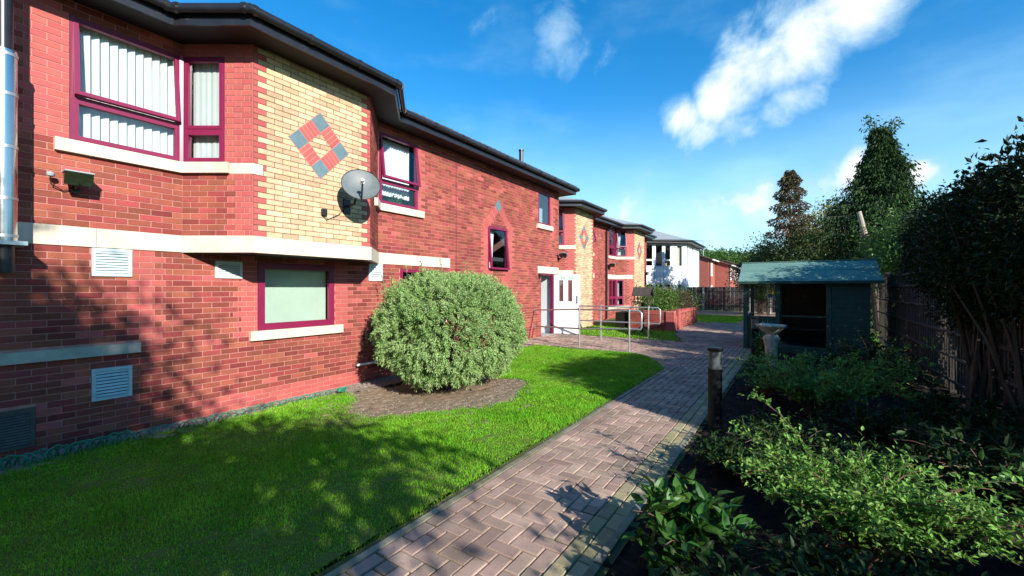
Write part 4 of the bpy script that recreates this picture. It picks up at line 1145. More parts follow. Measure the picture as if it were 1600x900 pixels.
# ------------------------------------------------------------------ wire edging along the wall foot
t = thing('wire_edging', 'green looped wire lawn edging along the foot of the brick wall', 'edging', (-6.42, 1.5, -.22))
def loop(y, w_, h, lean=0.0, tw=0.0):
    pts = []
    for i in range(9):
        a = math.pi * i / 8; pts.append((-6.44 + lean * math.sin(a) + tw * math.cos(a), y - w_ / 2 * math.cos(a), float(gz(-6.44, y)) - .02 + h * math.sin(a)))
    return pts
y = .35; i = 0
while y < 4.2:
    dense = y < 1.6
    mb = MB(); mb.tube(loop(y, .16 if not dense else .14, .11 + RND.uniform(-.01, .01) + (.03 if dense else 0), RND.uniform(.0, .10), RND.uniform(-.04, .04) * (2 if dense else 1)), .006 if not dense else .009, 6)
    mb.build('wire_loop', 'green_wire', t)
    y += .095 if not dense else .055
mb = MB()
for k in range(8):
    pts = [(-6.36 + .05 * math.cos(a) * RND.uniform(.7, 1.2), 4.3 + .07 * math.sin(a) * RND.uniform(.8, 1.2), -.22 + .03 + .055 * abs(math.sin(a * .5 + k))) for a in np.linspace(0, 6.28, 12)]
    mb.tube(pts, .005, 5)
mb.build('wire_coil', 'green_wire', t)

# ------------------------------------------------------------------ round bush
cx, cy, cz = -5.06, 5.57, .77
t = thing('round_bush', 'big clipped round bush with small grey-green leaves in a ring of bare soil', 'bush', (cx, cy, -.2))
ns, per = 4200, 30
d = rdir(ns); d[:, 2] = np.where(d[:, 2] < -.8, -d[:, 2], d[:, 2])
lump = 1 + .055 * np.sin(7 * d[:, 0] + 3 * d[:, 1]) * np.sin(6 * d[:, 2] + 4 * d[:, 1]) + .04 * np.sin(13 * d[:, 1] - 9 * d[:, 0]) * np.cos(11 * d[:, 2])
dep = 1 - np.abs(rng.normal(size=ns)) * .09 + .05 * (rng.random(ns) < .03)
hz = np.where(d[:, 2] > 0, 1.07, 1.02)
sq = np.sign(d) * np.abs(d) ** .82; sq = sq / (np.abs(sq) ** 2.35).sum(1, keepdims=True) ** (1 / 2.35)
tp_ = 1 - .17 * np.clip(-sq[:, 2], 0, 1) ** 1.6
tipP = np.array([cx, cy, cz]) + np.stack([sq[:, 0] * 1.23 * tp_, sq[:, 1] * 1.25 * tp_, sq[:, 2] * hz], 1) * (lump * dep)[:, None]
sd = unit(d + rng.normal(size=(ns, 3)) * .38 + np.array([0, 0, .25]) * (d[:, 2:3] > 0) - np.array([0, 0, .75]) * (d[:, 2:3] < .05))
si = np.repeat(np.arange(ns), per); f = rng.random(ns * per)
Pb = tipP[si] - sd[si] * (f * .17)[:, None] + rng.normal(size=(ns * per, 3)) * .012
sp = rdir(ns * per); sp = unit(sp - sd[si] * (sp * sd[si]).sum(1, keepdims=True))
A = sd[si] * (.55 + .5 * (1 - f))[:, None] + sp * .8
L_ = rng.uniform(.045, .085, ns * per) * (1 - .35 * (1 - f))
k = Pb[:, 0] > WX + .03
leaves('foliage', Pb[k], A[k], L_[k], L_[k] * .27, 'leaf_bush', t)
mb = MB()
for i in range(26):
    a = RND.uniform(0, 6.28); el = RND.uniform(.2, 1.4); r_ = RND.uniform(.85, 1.05)
    q = Vector((cx + 1.15 * math.cos(a) * math.cos(el) * r_, cy + 1.15 * math.sin(a) * math.cos(el) * r_, .75 + .95 * math.sin(el) * r_))
    s = Vector((cx + .1 * math.cos(a), cy + .1 * math.sin(a), -.25)); mb.tube([s, s.lerp(q, .4) + Vector((0, 0, .2)), q], [.03, .018, .006], 6)
mb.build('branches', 'bark', t)
# thin wild shoots standing out of the top left
mb = MB(); PP = []; AA = []
for (px, py, top) in ((612, 470, 410), (600, 455, 432), (636, 445, 415), (690, 428, 405), (730, 425, 410), (660, 430, 408), (575, 540, 518)):
    r0 = ray(px, py); z0 = 7.9; a = Vector((0, 0, EYE)) + r0 * z0; b = Vector((0, 0, EYE)) + ray(px - 3, top) * z0
    MB().tube([a, (a + b) / 2 + Vector((.02, .01, 0)), b], [.005, .004, .002], 5).build('shoot', 'twig', t)
    for j in range(26):
        f = RND.random(); p = a.lerp(b, f); PP.append(tuple(p)); AA.append((RND.gauss(0, 1), RND.gauss(0, 1), .8))
leaves('shoot_leaves', np.array(PP), np.array(AA), .05, .014, 'leaf_bush', t)
mb = MB(); mb.tube([(-6.70, 4.85, .13), (-6.70, 5.25, .13)], .022, 8); one('waste_pipe', 'white_paint', 'short pale plastic pipe lying low on the brick in the shade of the round bush', 'pipe', mb)
# soil crumbs and stones in the bare ring
q = MB()
for i in range(900):
    a = RND.uniform(0, 6.28); r_ = math.sqrt(RND.uniform(.2, 1.0)); x = -4.95 + 1.6 * r_ * math.cos(a); y = 5.25 + 1.6 * r_ * math.sin(a)
    s = RND.uniform(.004, .013); z = float(gz(x, y)) - .02
    q.add([(x - s, y - s, z), (x + s, y - s * .7, z), (x + s * .8, y + s, z), (x - s, y + s * .9, z), (x, y, z + s * 1.1)], [(0, 1, 4), (1, 2, 4), (2, 3, 4), (3, 0, 4)])
for i in range(2600):
    y = RND.uniform(.2, 11.5); x = RND.uniform(-6.8, -6.42 if y < 5 else -6.2 + .25 * max(0, y - 9))
    s = RND.uniform(.005, .014); z = float(gz(x, y)) - .012
    q.add([(x - s, y - s, z), (x + s, y - s * .7, z), (x + s * .8, y + s, z), (x - s, y + s * .9, z), (x, y, z + s)], [(0, 1, 4), (1, 2, 4), (2, 3, 4), (3, 0, 4)])
o = q.build('pebbles', 'gravel'); tag(o, 'pebbles and crumbs along the wall foot and under the round bush', 'pebbles', kind='stuff')

# ------------------------------------------------------------------ handrails by the door
def rail(label, post_xy, pts_top, pts_low, grp='grey tubular handrails at the door'):
    t = thing('handrail', label, 'handrail', (post_xy[0][0], post_xy[0][1], 0), group=grp)
    for (x, y) in post_xy:
        p = MB().tube([(x, y, -.05), (x, y, 1.0)], .021, 10).build('post', 'galv', t, True)
        for z in (1.0, .56): MB().tube([(x, y, z - .035), (x, y, z + .035)], .03, 10).build('clamp', 'galv', p, True)
    MB().tube(pts_top, .021, 10).build('top_rail', 'galv', t, True)
    MB().tube(pts_low, .021, 10).build('lower_rail', 'galv', t, True)
    return t
t = rail('grey tubular handrail that runs from the brick wall beside the door', [(-4.66, 10.02), (-3.36, 10.05)],
     [(WX + .02, 11.33, .86), (-4.66, 10.02, 1.0), (-3.36, 10.05, 1.0), (-3.12, 10.05, 1.0), (-3.06, 10.05, .95), (-3.06, 10.05, .62), (-3.09, 10.05, .56)],
     [(WX + .02, 11.33, .36), (-4.66, 10.02, .50), (-3.36, 10.05, .56), (-3.09, 10.05, .56)])
for z in (.86, .36): MB().tube([(WX + .008, 11.33, z), (WX + .03, 11.33, z)], .045, 12).build('wall_flange', 'galv', t)
rail('grey tubular handrail on the far side of the branch path', [(-5.55, 11.95), (-4.86, 11.95), (-3.44, 11.92)],
     [(-5.55, 11.95, 1.0), (-3.44, 11.92, 1.0), (-3.18, 11.92, 1.0), (-3.12, 11.92, .95), (-3.12, 11.92, .6), (-3.15, 11.92, .56)],
     [(-5.55, 11.95, .56), (-3.44, 11.92, .56), (-3.15, 11.92, .56)])

# ------------------------------------------------------------------ bollards, bird bath, bird table
def bollard(x, y, h, label):
    t = thing('bollard_light', label, 'bollard light', (x, y, 0), group='bollard lights beside the path')
    z0 = -.06
    MB().lathe([(.095, z0), (.095, z0 + .03), (.071, z0 + .035), (.071, h - .26), (.075, h - .25), (.075, h - .235)], (x, y, 0), 24).build('post', 'bollard_black', t, True)
    MB().lathe([(.066, h - .234), (.066, h - .04)], (x, y, 0), 24).build('lamp_glass', 'lamp_clear', t, True)
    MB().lathe([(.03, h - .234), (.03, h - .08)], (x, y, 0), 12).build('lamp_tube', 'white_paint', t, True)
    MB().lathe([(.078, h - .04), (.080, h - .03), (.078, h - .004), (.06, h)], (x, y, 0), 24).build('cap', 'bollard_black', t, True)
bollard(-.745, 5.09, .90, 'black bollard light with clear top beside the path, next to the bushy bed')
bollard(-.72, 10.02, .955, 'black bollard light with clear top standing beside the bird bath')
bx, by = -.37, 8.62
t = thing('bird_bath', 'weathered cream stone bird bath with fluted bowl and pedestal', 'bird bath', (bx, by, 0))
MB().lathe([(.17, -.05), (.17, .05), (.13, .07), (.11, .12), (.095, .2), (.085, .4), (.095, .56), (.125, .68), (.10, .72), (.07, .745)], (bx, by, 0), 32, 8, .05).build('pedestal', 'stone_bath', t, True)
MB().lathe([(.07, .745), (.11, .78), (.17, .83), (.20, .87), (.225, .885), (.228, .91), (.205, .915), (.19, .90), (.12, .875), (.0, .865)], (bx, by, 0), 36, 18, .02).build('bowl', 'stone_bath', t, True)
MB().lathe([(0, .92), (.018, .925), (.02, .95), (0, .965)], (bx - .12, by - .05, -.005), 8).build('finial', 'stone_bath', t, True)

qx, qy = -4.35, 14.4
t = thing('bird_table', 'dark wooden bird table on a post with splayed feet in front of the brick planter', 'bird table', (qx, qy, 0))
MB().box(qx - .04, qx + .04, qy - .04, qy + .04, .05, 1.05).build('post', 'wood_dark', t)
for a in range(4):
    d = Vector((math.cos(a * math.pi / 2 + .5), math.sin(a * math.pi / 2 + .5), 0))
    MB().bar(Vector((qx, qy, .28)), Vector((qx, qy, .02)) + d * .32, .035, .035).build('foot', 'wood_dark', t)
MB().box(qx - .30, qx + .30, qy - .22, qy + .22, 1.05, 1.08).build('tray', 'wood_dark', t)
for sx_ in (-.22, .22):
    for sy_ in (-.15, .15): MB().box(qx + sx_ - .015, qx + sx_ + .015, qy + sy_ - .015, qy + sy_ + .015, 1.08, 1.32).build('roof_post', 'wood_dark', t)
mb = MB()
for s in (-1, 1): mb.add([(qx - .32, qy, 1.58), (qx + .32, qy, 1.58), (qx + .30, qy + s * .24, 1.30), (qx - .30, qy + s * .24, 1.30), (qx - .32, qy, 1.56), (qx + .32, qy, 1.56), (qx + .30, qy + s * .24, 1.28), (qx - .30, qy + s * .24, 1.28)], [(0, 1, 2, 3), (4, 5, 6, 7), (0, 3, 7, 4), (1, 2, 6, 5), (2, 3, 7, 6)])
mb.build('roof', 'fence_grey', t)

# ------------------------------------------------------------------ brick planter with shrubs
pl = thing('brick_planter', 'low red brick planter with piers, planted with leafy shrubs', 'planter', (-4.3, 17, 0))
def planter_wall(p, q, h, key='pl'):
    fr = Fr(p, q); mb = MB(); wbox(mb, fr, 0, fr.L, -.1, h, -.20, 0); w_ = mb.build('wall', 'mortar_pink', pl)
    lay(key, fr, 0, h, [], lambda s, k: 1 if k * CH > h - .08 else 0)
    mb = MB(); wbox(mb, fr, -.0, fr.L, h, h + .035, -.22, .02); mb.build('coping', 'brick_smooth', pl); return fr
planter_wall((-5.3, 15.9), (-3.9, 15.9), .675); planter_wall((-3.72, 16.9), (-3.72, 20.4), .675)
for (x0, x1, y0, y1, h) in ((-3.95, -3.66, 15.86, 16.12, .70), (-3.95, -3.66, 16.55, 16.88, .72), (-3.9, -3.72, 16.1, 16.6, .5)):
    mb = MB(); mb.box(x0, x1, y0, y1, -.1, h); mb.build('pier', 'mortar_pink', pl)
    for fr in (Fr((x0, y0), (x1, y0)), Fr((x1, y0), (x1, y1))): lay('pl', fr, 0, h, [], lambda s, k: 1)
place_bricks('pl', pl, 60)
mb = MB(); mb.box(-5.9, -3.9, 16.0, 20.2, 0, .6); mb.build('fill', 'bed_soil', pl)

def shrub(name, label, c, rad, n, L, Wd, m, group=None, stems=14, z0=None, droop=.2, hollow=.35, cat='shrub', clump=None):
    """leafy shrub: clusters of leaves round many twig ends, real stems below"""
    c = Vector(c); z0 = c.z - rad[2] if z0 is None else z0
    t = thing(name, label, cat, (c.x, c.y, z0), group=group)
    k = clump or max(20, n // 45)
    d = rdir(k); rr = (hollow + (1 - hollow) * rng.random(k) ** .5)
    lum = 1 + .16 * np.sin(3.1 * d[:, 0] * 2 + c.x) * np.sin(4.2 * d[:, 1] + c.y) + .10 * rng.normal(size=k)
    ce = np.array(c) + d * rr[:, None] * lum[:, None] * np.array(rad)
    ce[:, 2] = np.maximum(ce[:, 2], z0 + .05)
    idx = rng.integers(0, k, n)
    sp = .16 * min(rad) + L * .8
    Pn = ce[idx] + rng.normal(size=(n, 3)) * sp * np.array([1, 1, .8])
    Pn[:, 2] = np.maximum(Pn[:, 2], z0 + .02)
    A = d[idx] * .7 + rng.normal(size=(n, 3)) * .6 + np.array([0, 0, .25 - droop])
    LL = L * rng.uniform(.6, 1.25, n)
    leaves('foliage', Pn, A, LL, LL * Wd / L, m, t)
    mb = MB()
    for i in range(stems):
        e = Vector(ce[int(rng.integers(0, k))]); b = Vector((c.x + RND.uniform(-.12, .12) * rad[0], c.y + RND.uniform(-.12, .12) * rad[1], z0 - .03))
        mid = b.lerp(e, .5) + Vector((0, 0, .12 * rad[2])); s = max(.006, .02 * rad[2])
        mb.tube([b, mid, e], [s, s * .6, s * .25], 5)
    mb.build('stems', 'twig', t); return t
shrub('planter_shrub', 'bright green leafy shrub in the brick planter next to the bird table', (-4.55, 17.0, 1.02), (.85, .8, .55), 4200, .085, .045, 'leaf_planter', 'shrubs in the brick planter', z0=.58)
shrub('planter_shrub', 'brownish shrub in the middle of the brick planter', (-4.4, 18.6, 1.02), (.65, .8, .52), 3200, .085, .04, 'leaf_rusty', 'shrubs in the brick planter', z0=.58)
shrub('planter_shrub', 'dark green shrub at the far end of the brick planter', (-4.25, 19.8, .98), (.6, .75, .5), 3000, .08, .045, 'leaf_tree', 'shrubs in the brick planter', z0=.58)

# ------------------------------------------------------------------ planted bed by the path
def sprays(t, origin, targets, m, L, Wd, per=26, r0=.007):
    """arching stems set with paired leaves"""
    PP = []; AA = []
    for e in targets:
        mb = MB()
        b = Vector(origin) + Vector((RND.gauss(0, .06), RND.gauss(0, .06), 0)); e = Vector(e)
        h = .20 * (e - b).length
        pts = [b.lerp(e, f) + Vector((0, 0, h * 4 * f * (1 - f))) for f in np.linspace(0, 1, 7)]
        mb.tube(pts, [r0 * (1 - .8 * f) + .001 for f in np.linspace(0, 1, 7)], 5); mb.build('stem', 'twig', t)
        d = (e - b).normalized()
        for j in range(per):
            f = RND.uniform(.22, 1.0); i = min(int(f * 6), 5); p = pts[i].lerp(pts[i + 1], f * 6 - i)
            s = Vector((RND.gauss(0, 1), RND.gauss(0, 1), RND.gauss(.4, .6))).normalized()
            PP.append(tuple(p)); AA.append(tuple(d * .55 + s))
            # short side twig with a few leaves
            if RND.random() < .75:
                tw = (d * .5 + s).normalized() * RND.uniform(.03, .14)
                for q in range(4):
                    PP.append(tuple(p + tw * (q + 1) / 4)); s2 = Vector((RND.gauss(0, 1), RND.gauss(0, 1), RND.gauss(.3, .6))); AA.append(tuple(tw.normalized() * .6 + s2.normalized()))
    PP = np.array(PP); LL = L * rng.uniform(.6, 1.2, len(PP))
    PP[:, 2] = np.maximum(PP[:, 2], .0)
    leaves('foliage', PP, np.array(AA), LL, LL * Wd / L, m, t, fold=.18, broad=True)
def fan(c, rx, ry, zlo, zhi, n):
    out = []
    for i in range(n):
        a = RND.uniform(0, 6.28); r_ = math.sqrt(RND.uniform(.1, 1)); out.append((c[0] + rx * r_ * math.cos(a), c[1] + ry * r_ * math.sin(a), RND.uniform(zlo, zhi) * (1.1 - .35 * r_)))
    return out
t = thing('arching_shrub', 'sunlit spreading shrub with small glossy green leaves on arching stems', 'shrub', (.30, 3.15, 0))
sprays(t, (.30, 3.15, -.02), fan((.30, 3.18), .74, .46, .28, .60, 92) + [(-.42, 3.35, .52), (-.30, 3.6, .74), (1.15, 3.0, .45), (1.0, 3.4, .5), (-.38, 3.15, .4)], 'leaf_bed', .036, .018, 34)
t = thing('arching_shrub', 'thorny looking shrub with pale twigs in front of the bird bath', 'shrub', (.25, 6.4, 0))
sprays(t, (.20, 6.4, -.02), fan((.30, 6.5), 1.0, .9, .3, .80, 85) + [(1.35, 6.7, .85), (1.2, 6.3, .7), (-.35, 5.9, .6)], 'leaf_bed', .05, .022, 26)
t = thing('broadleaf_plant', 'low plant with broad veined leaves leaning over the paving edge', 'plant', (-.55, 2.35, 0))
sprays(t, (-.47, 2.46, -.02), fan((-.53, 2.44), .27, .34, .16, .42, 24), 'leaf_broad', .10, .055, 7, .006)
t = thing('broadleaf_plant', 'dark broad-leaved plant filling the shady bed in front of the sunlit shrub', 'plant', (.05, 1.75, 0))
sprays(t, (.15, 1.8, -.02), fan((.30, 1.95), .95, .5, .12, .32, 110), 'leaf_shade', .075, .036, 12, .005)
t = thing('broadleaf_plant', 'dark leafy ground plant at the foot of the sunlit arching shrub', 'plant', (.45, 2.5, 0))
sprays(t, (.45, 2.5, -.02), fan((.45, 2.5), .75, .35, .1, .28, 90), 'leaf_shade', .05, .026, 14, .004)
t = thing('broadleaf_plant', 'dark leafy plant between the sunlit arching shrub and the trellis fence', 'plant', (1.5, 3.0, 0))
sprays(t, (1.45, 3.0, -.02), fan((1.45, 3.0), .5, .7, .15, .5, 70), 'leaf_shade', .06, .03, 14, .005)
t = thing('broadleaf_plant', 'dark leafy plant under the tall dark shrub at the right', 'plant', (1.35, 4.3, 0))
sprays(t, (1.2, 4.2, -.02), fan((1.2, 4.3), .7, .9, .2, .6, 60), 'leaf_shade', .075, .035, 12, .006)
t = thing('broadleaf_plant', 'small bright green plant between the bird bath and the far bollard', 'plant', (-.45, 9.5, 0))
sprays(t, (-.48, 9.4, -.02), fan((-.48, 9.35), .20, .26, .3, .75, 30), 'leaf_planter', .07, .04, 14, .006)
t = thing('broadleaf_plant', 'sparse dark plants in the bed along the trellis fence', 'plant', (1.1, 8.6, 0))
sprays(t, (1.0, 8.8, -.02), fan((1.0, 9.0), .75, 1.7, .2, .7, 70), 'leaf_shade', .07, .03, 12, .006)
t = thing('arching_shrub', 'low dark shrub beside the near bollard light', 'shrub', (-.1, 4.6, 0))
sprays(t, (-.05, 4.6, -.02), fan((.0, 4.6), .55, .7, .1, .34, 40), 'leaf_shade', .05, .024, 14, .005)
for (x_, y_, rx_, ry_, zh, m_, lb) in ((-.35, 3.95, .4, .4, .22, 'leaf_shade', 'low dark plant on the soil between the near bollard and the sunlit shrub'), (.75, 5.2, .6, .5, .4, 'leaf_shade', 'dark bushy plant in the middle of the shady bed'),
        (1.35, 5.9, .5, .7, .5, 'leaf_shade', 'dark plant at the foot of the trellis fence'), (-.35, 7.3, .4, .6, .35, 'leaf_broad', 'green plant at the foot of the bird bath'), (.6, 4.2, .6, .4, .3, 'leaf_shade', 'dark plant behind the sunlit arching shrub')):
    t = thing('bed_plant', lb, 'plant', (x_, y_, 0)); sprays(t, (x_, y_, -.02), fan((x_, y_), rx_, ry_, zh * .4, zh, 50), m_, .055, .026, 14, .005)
# leaf litter on the bed
n = 2600
x = rng.uniform(PX1 + .05, 2.0, n); y = rng.uniform(.8, 11.5, n)
o = leaves('leaf_litter', np.stack([x, y, np.full(n, -.012)], 1), np.stack([rng.normal(size=n), rng.normal(size=n), .12 + 0 * x], 1), rng.uniform(.02, .05, n), rng.uniform(.01, .02, n), 'leaf_dry')
tag(o, 'dead leaves littering the dark planted bed', 'leaf litter', kind='stuff')

# ------------------------------------------------------------------ summerhouse
hx0, hx1, hy0, hy1 = -1.10, 1.32, 12.40, 14.40
hut = thing('summerhouse', 'green timber summerhouse with felted pitched roof and open front beside the path', 'summerhouse', (.1, 13.4, 0))
def hpost(x, y, h=1.74, w_=.09): MB().box(x - w_ / 2, x + w_ / 2, y - w_ / 2, y + w_ / 2, -.03, h).build('post', 'hut_green', hut)
for (x, y) in ((hx0, hy0), (-.40, hy0), (.62, hy0), (hx1, hy0), (hx0, hy1), (-.4, hy1), (hx1, hy1)): hpost(x, y)
pmx = {}
def plank_run(p, q, z0, z1, step, m, name='plank', parent=hut, th=.018):
    fr = Fr(p, q); k = round((z1 - z0) / step)
    for i in range(k):
        a = z0 + i * step
        mb = MB(); o = fr.pt(0, a, .012); u = fr.pt(fr.L, a, .012) - o
        mb.obox(o, u, fr.pt(0, a + step + .015, -.003) - o, fr.pt(0, a, .012 + th) - o); mb.build(name, m, parent)
plank_run((.67, hy0), (hx1 + .04, hy0), .0, 1.72, .108, 'hut_green')
plank_run((hx1 + .03, hy0), (hx1 + .03, hy1), .0, 1.72, .108, 'hut_green')
plank_run((hx1, hy1), (-.4, hy1), .0, 1.72, .144, 'hut_shade')
# boarded parapet on the left, step and rail
mb = MB()
for i in range(6):
    x = hx0 + .06 + i * .108
    MB().box(x, x + .102, hy0 - .01, hy0 + .012, .02, .80).build('plank', 'hut_green', hut)
for i in range(17):
    y = hy0 + .06 + i * .112
    MB().box(hx0 - .01, hx0 + .012, y, y + .106, .02, .80).build('plank', 'hut_green', hut)
MB().box(hx0 + .05, -.45, hy0 - .03, hy0 + .03, .80, .84).build('rail', 'hut_green', hut)
MB().box(hx0 - .03, hx0 + .03, hy0 + .05, hy1 - .05, .80, .84).build('rail', 'hut_green', hut)
MB().box(-.35, .57, hy0 - .01, hy0 + .03, .84, .88).build('rail', 'hut_green', hut)
MB().box(-.36, .60, hy0 - .25, hy0 - .02, -.03, .14).build('step', 'hut_green', hut)
MB().box(hx0, hx1, hy0, hy1, -.03, .03).build('floor', 'hut_shade', hut)
MB().box(-.3, 1.2, hy1 - .5, hy1 - .06, .40, .44).build('bench', 'wood_dark', hut)
MB().box(hx0 - .04, hx1 + .06, hy0 - .04, hy0 + .05, 1.66, 1.74).build('beam', 'hut_green', hut)
MB().box(hx0 - .05, hx0 + .04, hy0 + .05, hy1, 1.66, 1.74).build('beam', 'hut_green', hut)
rz0, rz1 = 1.72, 2.24
mb = MB(); ym = (hy0 + hy1) / 2; xa, xb = hx0 - .15, hx1 + .25
for (ya, yb) in ((hy0 - .2, ym), (hy1 + .2, ym)):
    mb.add([(xa, ya, rz0), (xb, ya, rz0), (xb, yb, rz1), (xa, yb, rz1), (xa, ya, rz0 - .03), (xb, ya, rz0 - .03), (xb, yb, rz1 - .03), (xa, yb, rz1 - .03)],
           [(0, 1, 2, 3), (7, 6, 5, 4), (0, 4, 5, 1), (0, 3, 7, 4), (1, 5, 6, 2)])
rf = mb.build('roof', 'felt_green', hut)
mb = MB(); f = .52; ya = hy0 - .2 + (ym - hy0 + .2) * f; za = rz0 + (rz1 - rz0) * f
mb.obox((xa - .01, ya, za + .002), (xb - xa + .02, 0, 0), (0, (ym - hy0 + .2) * .47, (rz1 - rz0) * .47), (0, -.001, .006)); mb.build('felt_lap', 'felt_green', rf)
MB().box(xa - .02, xb + .02, ym - .06, ym + .06, rz1 - .002, rz1 + .014).build('ridge_cap', 'felt_green', rf)
mb = MB(); mb.obox((xa - .02, hy0 - .215, rz0 - .065), (xb - xa + .04, 0, 0), (0, .015, 0), (0, 0, .062)); mb.build('fascia', 'hut_green', rf)

# ------------------------------------------------------------------ trellis fence on the right
fx_ = 1.92
tf = thing('trellis_fence', 'tall dark wooden trellis fence with thin laths behind the planted bed', 'fence', (fx_, 9, 0))
for y in np.arange(5.2, 15.6, 1.83): MB().box(fx_ - .04, fx_ + .05, y - .045, y + .045, -.05, 1.95).build('post', 'fence_grey', tf)
vm = MB().box(-.009, .009, -.018, .018, 0, 1.80).mesh('lath', 'fence_grey'); hm = MB().box(-.012, .012, 0, 10.3, -.018, .018).mesh('rail', 'fence_grey')
for y in np.arange(5.22, 15.4, .125):
    o = bpy.data.objects.new('lath', vm); _link(o, tf, True, Matrix.Translation((fx_ - .03, float(y) + RND.uniform(-.01, .01), .06 + RND.uniform(-.03, .03))) @ Matrix.Rotation(RND.uniform(-.012, .012), 4, 'X'))
for z in (.2, .55, .9, 1.25, 1.6, 1.84):
    o = bpy.data.objects.new('rail', hm); _link(o, tf, True, Matrix.Translation((fx_ - .052, 5.15, z)))
# ------------------------------------------------------------------ dark board fence across the end of the garden
def board_fence(label, p, q, h, n_pan):
    fr = Fr(p, q); t = thing('board_fence', label, 'fence', fr.pt(fr.L / 2, 0))
    w_ = fr.L / n_pan
    for i in range(n_pan):
        k = max(6, round(w_ / .12))
        for j in range(k):
            s = i * w_ + w_ * j / k; mb = MB(); n = .012 * (j % 2)
            wbox(mb, fr, s + .004, s + w_ / k - .002, .02, h + RND.uniform(-.012, .012), n, n + .016); mb.build('board', 'fence_black', t)
        for z in (.35, h - .3):
            mb = MB(); wbox(mb, fr, i * w_ + .01, (i + 1) * w_ - .01, z, z + .07, .03, .065); mb.build('rail', 'fence_black', t)
    for i in range(n_pan + 1):
        mb = MB(); wbox(mb, fr, i * w_ - .06, i * w_ + .06, -.05, h + .05, -.02, .075); mb.build('post', 'concrete' if i % 2 == 0 else 'fence_grey', t)
    return t
board_fence('dark upright board fence across the far end of the garden', (-8.2, 31.6), (3.2, 31.6), 1.62, 8)

# ------------------------------------------------------------------ glazed white building
wb = thing('white_building', 'white panelled building with large upper windows and shallow grey roof', 'building', (-7.2, 30, 0))
def cam_pt(px, Zd): r_ = ray(px, 450.5); return (r_.x * Zd, r_.y * Zd)
pA = cam_pt(985, 28.4); pB = cam_pt(1072, 29.0); pC = (pB[0] - .1, pB[1] + 5.2); pD = (pA[0] - 5, pA[1] + 5)
w1 = Fr(pA, pB); w2 = Fr(pB, pC)
def at_px(px, Zd=28.7):    # run along the face for a column of the picture
    r_ = ray(px, 450.5); # intersect in plan
    import mathutils
    h = mathutils.geometry.intersect_line_line_2d if False else None
    d = Vector((r_.x, r_.y)); A = Vector(pA); B = Vector(pB); e = B - A
    den = d.x * e.y - d.y * e.x; s = (A.y * d.x - A.x * d.y) / -den if False else None
    k = (A.x * d.y - A.y * d.x) / (d.x * e.y - d.y * e.x)
    return k * e.length
U_ = [at_px(v) for v in (1014.5, 1021, 1023.5, 1036, 1038, 1049, 1057, 1067)]
holes = [(U_[0] - .6, U_[1], 3.0, 4.55), (U_[2], U_[3], 3.0, 4.55), (U_[4], U_[5], 3.0, 4.55), (U_[6], U_[7], 3.0, 4.5),
         (U_[0] - .6, U_[1], .8, 1.85), (U_[2], U_[3], .8, 1.85), (U_[4], U_[5], .8, 1.85), (U_[6] + .05, U_[7], .8, 1.85)]
mb = MB(); wall_sheet(mb, w1, -.1, 4.62, holes, .12); wall_sheet(mb, w2, -.1, 4.62, [(.3, .9, 3.0, 4.5), (1.2, 1.8, 3.0, 4.5), (2.1, 2.7, 3.0, 4.5), (.3, .9, .8, 1.85)], .12)
mb.add([(*pC, -.1), (*pD, -.1), (*pD, 4.62), (*pC, 4.62)], [(0, 1, 2, 3)]); mb.add([(*pD, -.1), (*pA, -.1), (*pA, 4.62), (*pD, 4.62)], [(0, 1, 2, 3)])
mb.build('wall', 'panel_white', wb)
for (a, b, c, d) in holes:
    window(wb, w1, a + .01, b - .01, c + .01, d - .01, m='white_paint', t=.05, trans=(3.45 if (c > 2 and a < U_[5] and not (U_[1] < a < U_[3])) else None), inset=-.08)
for (a, b, c, d) in [(.3, .9, 3.0, 4.5), (1.2, 1.8, 3.0, 4.5), (2.1, 2.7, 3.0, 4.5), (.3, .9, .8, 1.85)]:
    window(wb, w2, a + .01, b - .01, c + .01, d - .01, m='white_paint', t=.05, inset=-.08)
mb = MB(); wbox(mb, w1, U_[4] + .12, U_[5] - .06, 3.02, 3.40, -.3, -.26); mb.build('window_board', 'board_tan', wb)
mb = MB(); wbox(mb, w1, U_[6], U_[7], 3.02, 4.5, -.22, -.2); mb.build('yellow_blind', 'stone_cream', wb)
for z in (2.35, 2.98, 1.9):
    mb = MB(); wbox(mb, w1, 0, U_[5] + .1, z, z + .02, .001, .012); mb.build('panel_joint', 'grey_plastic', wb)
for s in (U_[1] + .06, U_[3] + .05, U_[5] + .08):
    mb = MB(); wbox(mb, w1, s - .012, s + .012, 1.9, 3.0, .001, .014); mb.build('panel_joint', 'grey_plastic', wb)
lineW = [tuple(w1.pt(-1.2, 0).xy), pB, pC]
ed, zz = eaves(wb, lineW, 4.60, .35, False)
mb = MB(); apx = ((pA[0] + pC[0]) / 2 - 1.2, (pA[1] + pC[1]) / 2 + .8)
mb.add([(*ed[0], zz), (*ed[1], zz), (*ed[2], zz), (*pD, zz), (*apx, zz + 1.15)], [(0, 1, 4), (1, 2, 4), (2, 3, 4), (3, 0, 4)]); mb.build('roof', 'roof_pale', wb)
mb = MB(); cpt = (pA[0] + .3 + (pC[0] - pA[0]) * .3 - .3, pA[1] + 2.4); mb.box(pA[0] - 1, pB[0] - .6, pA[1] + 2.2, pA[1] + 2.3, 0, 4.5); mb.build('inner_wall', 'room_dark', wb)

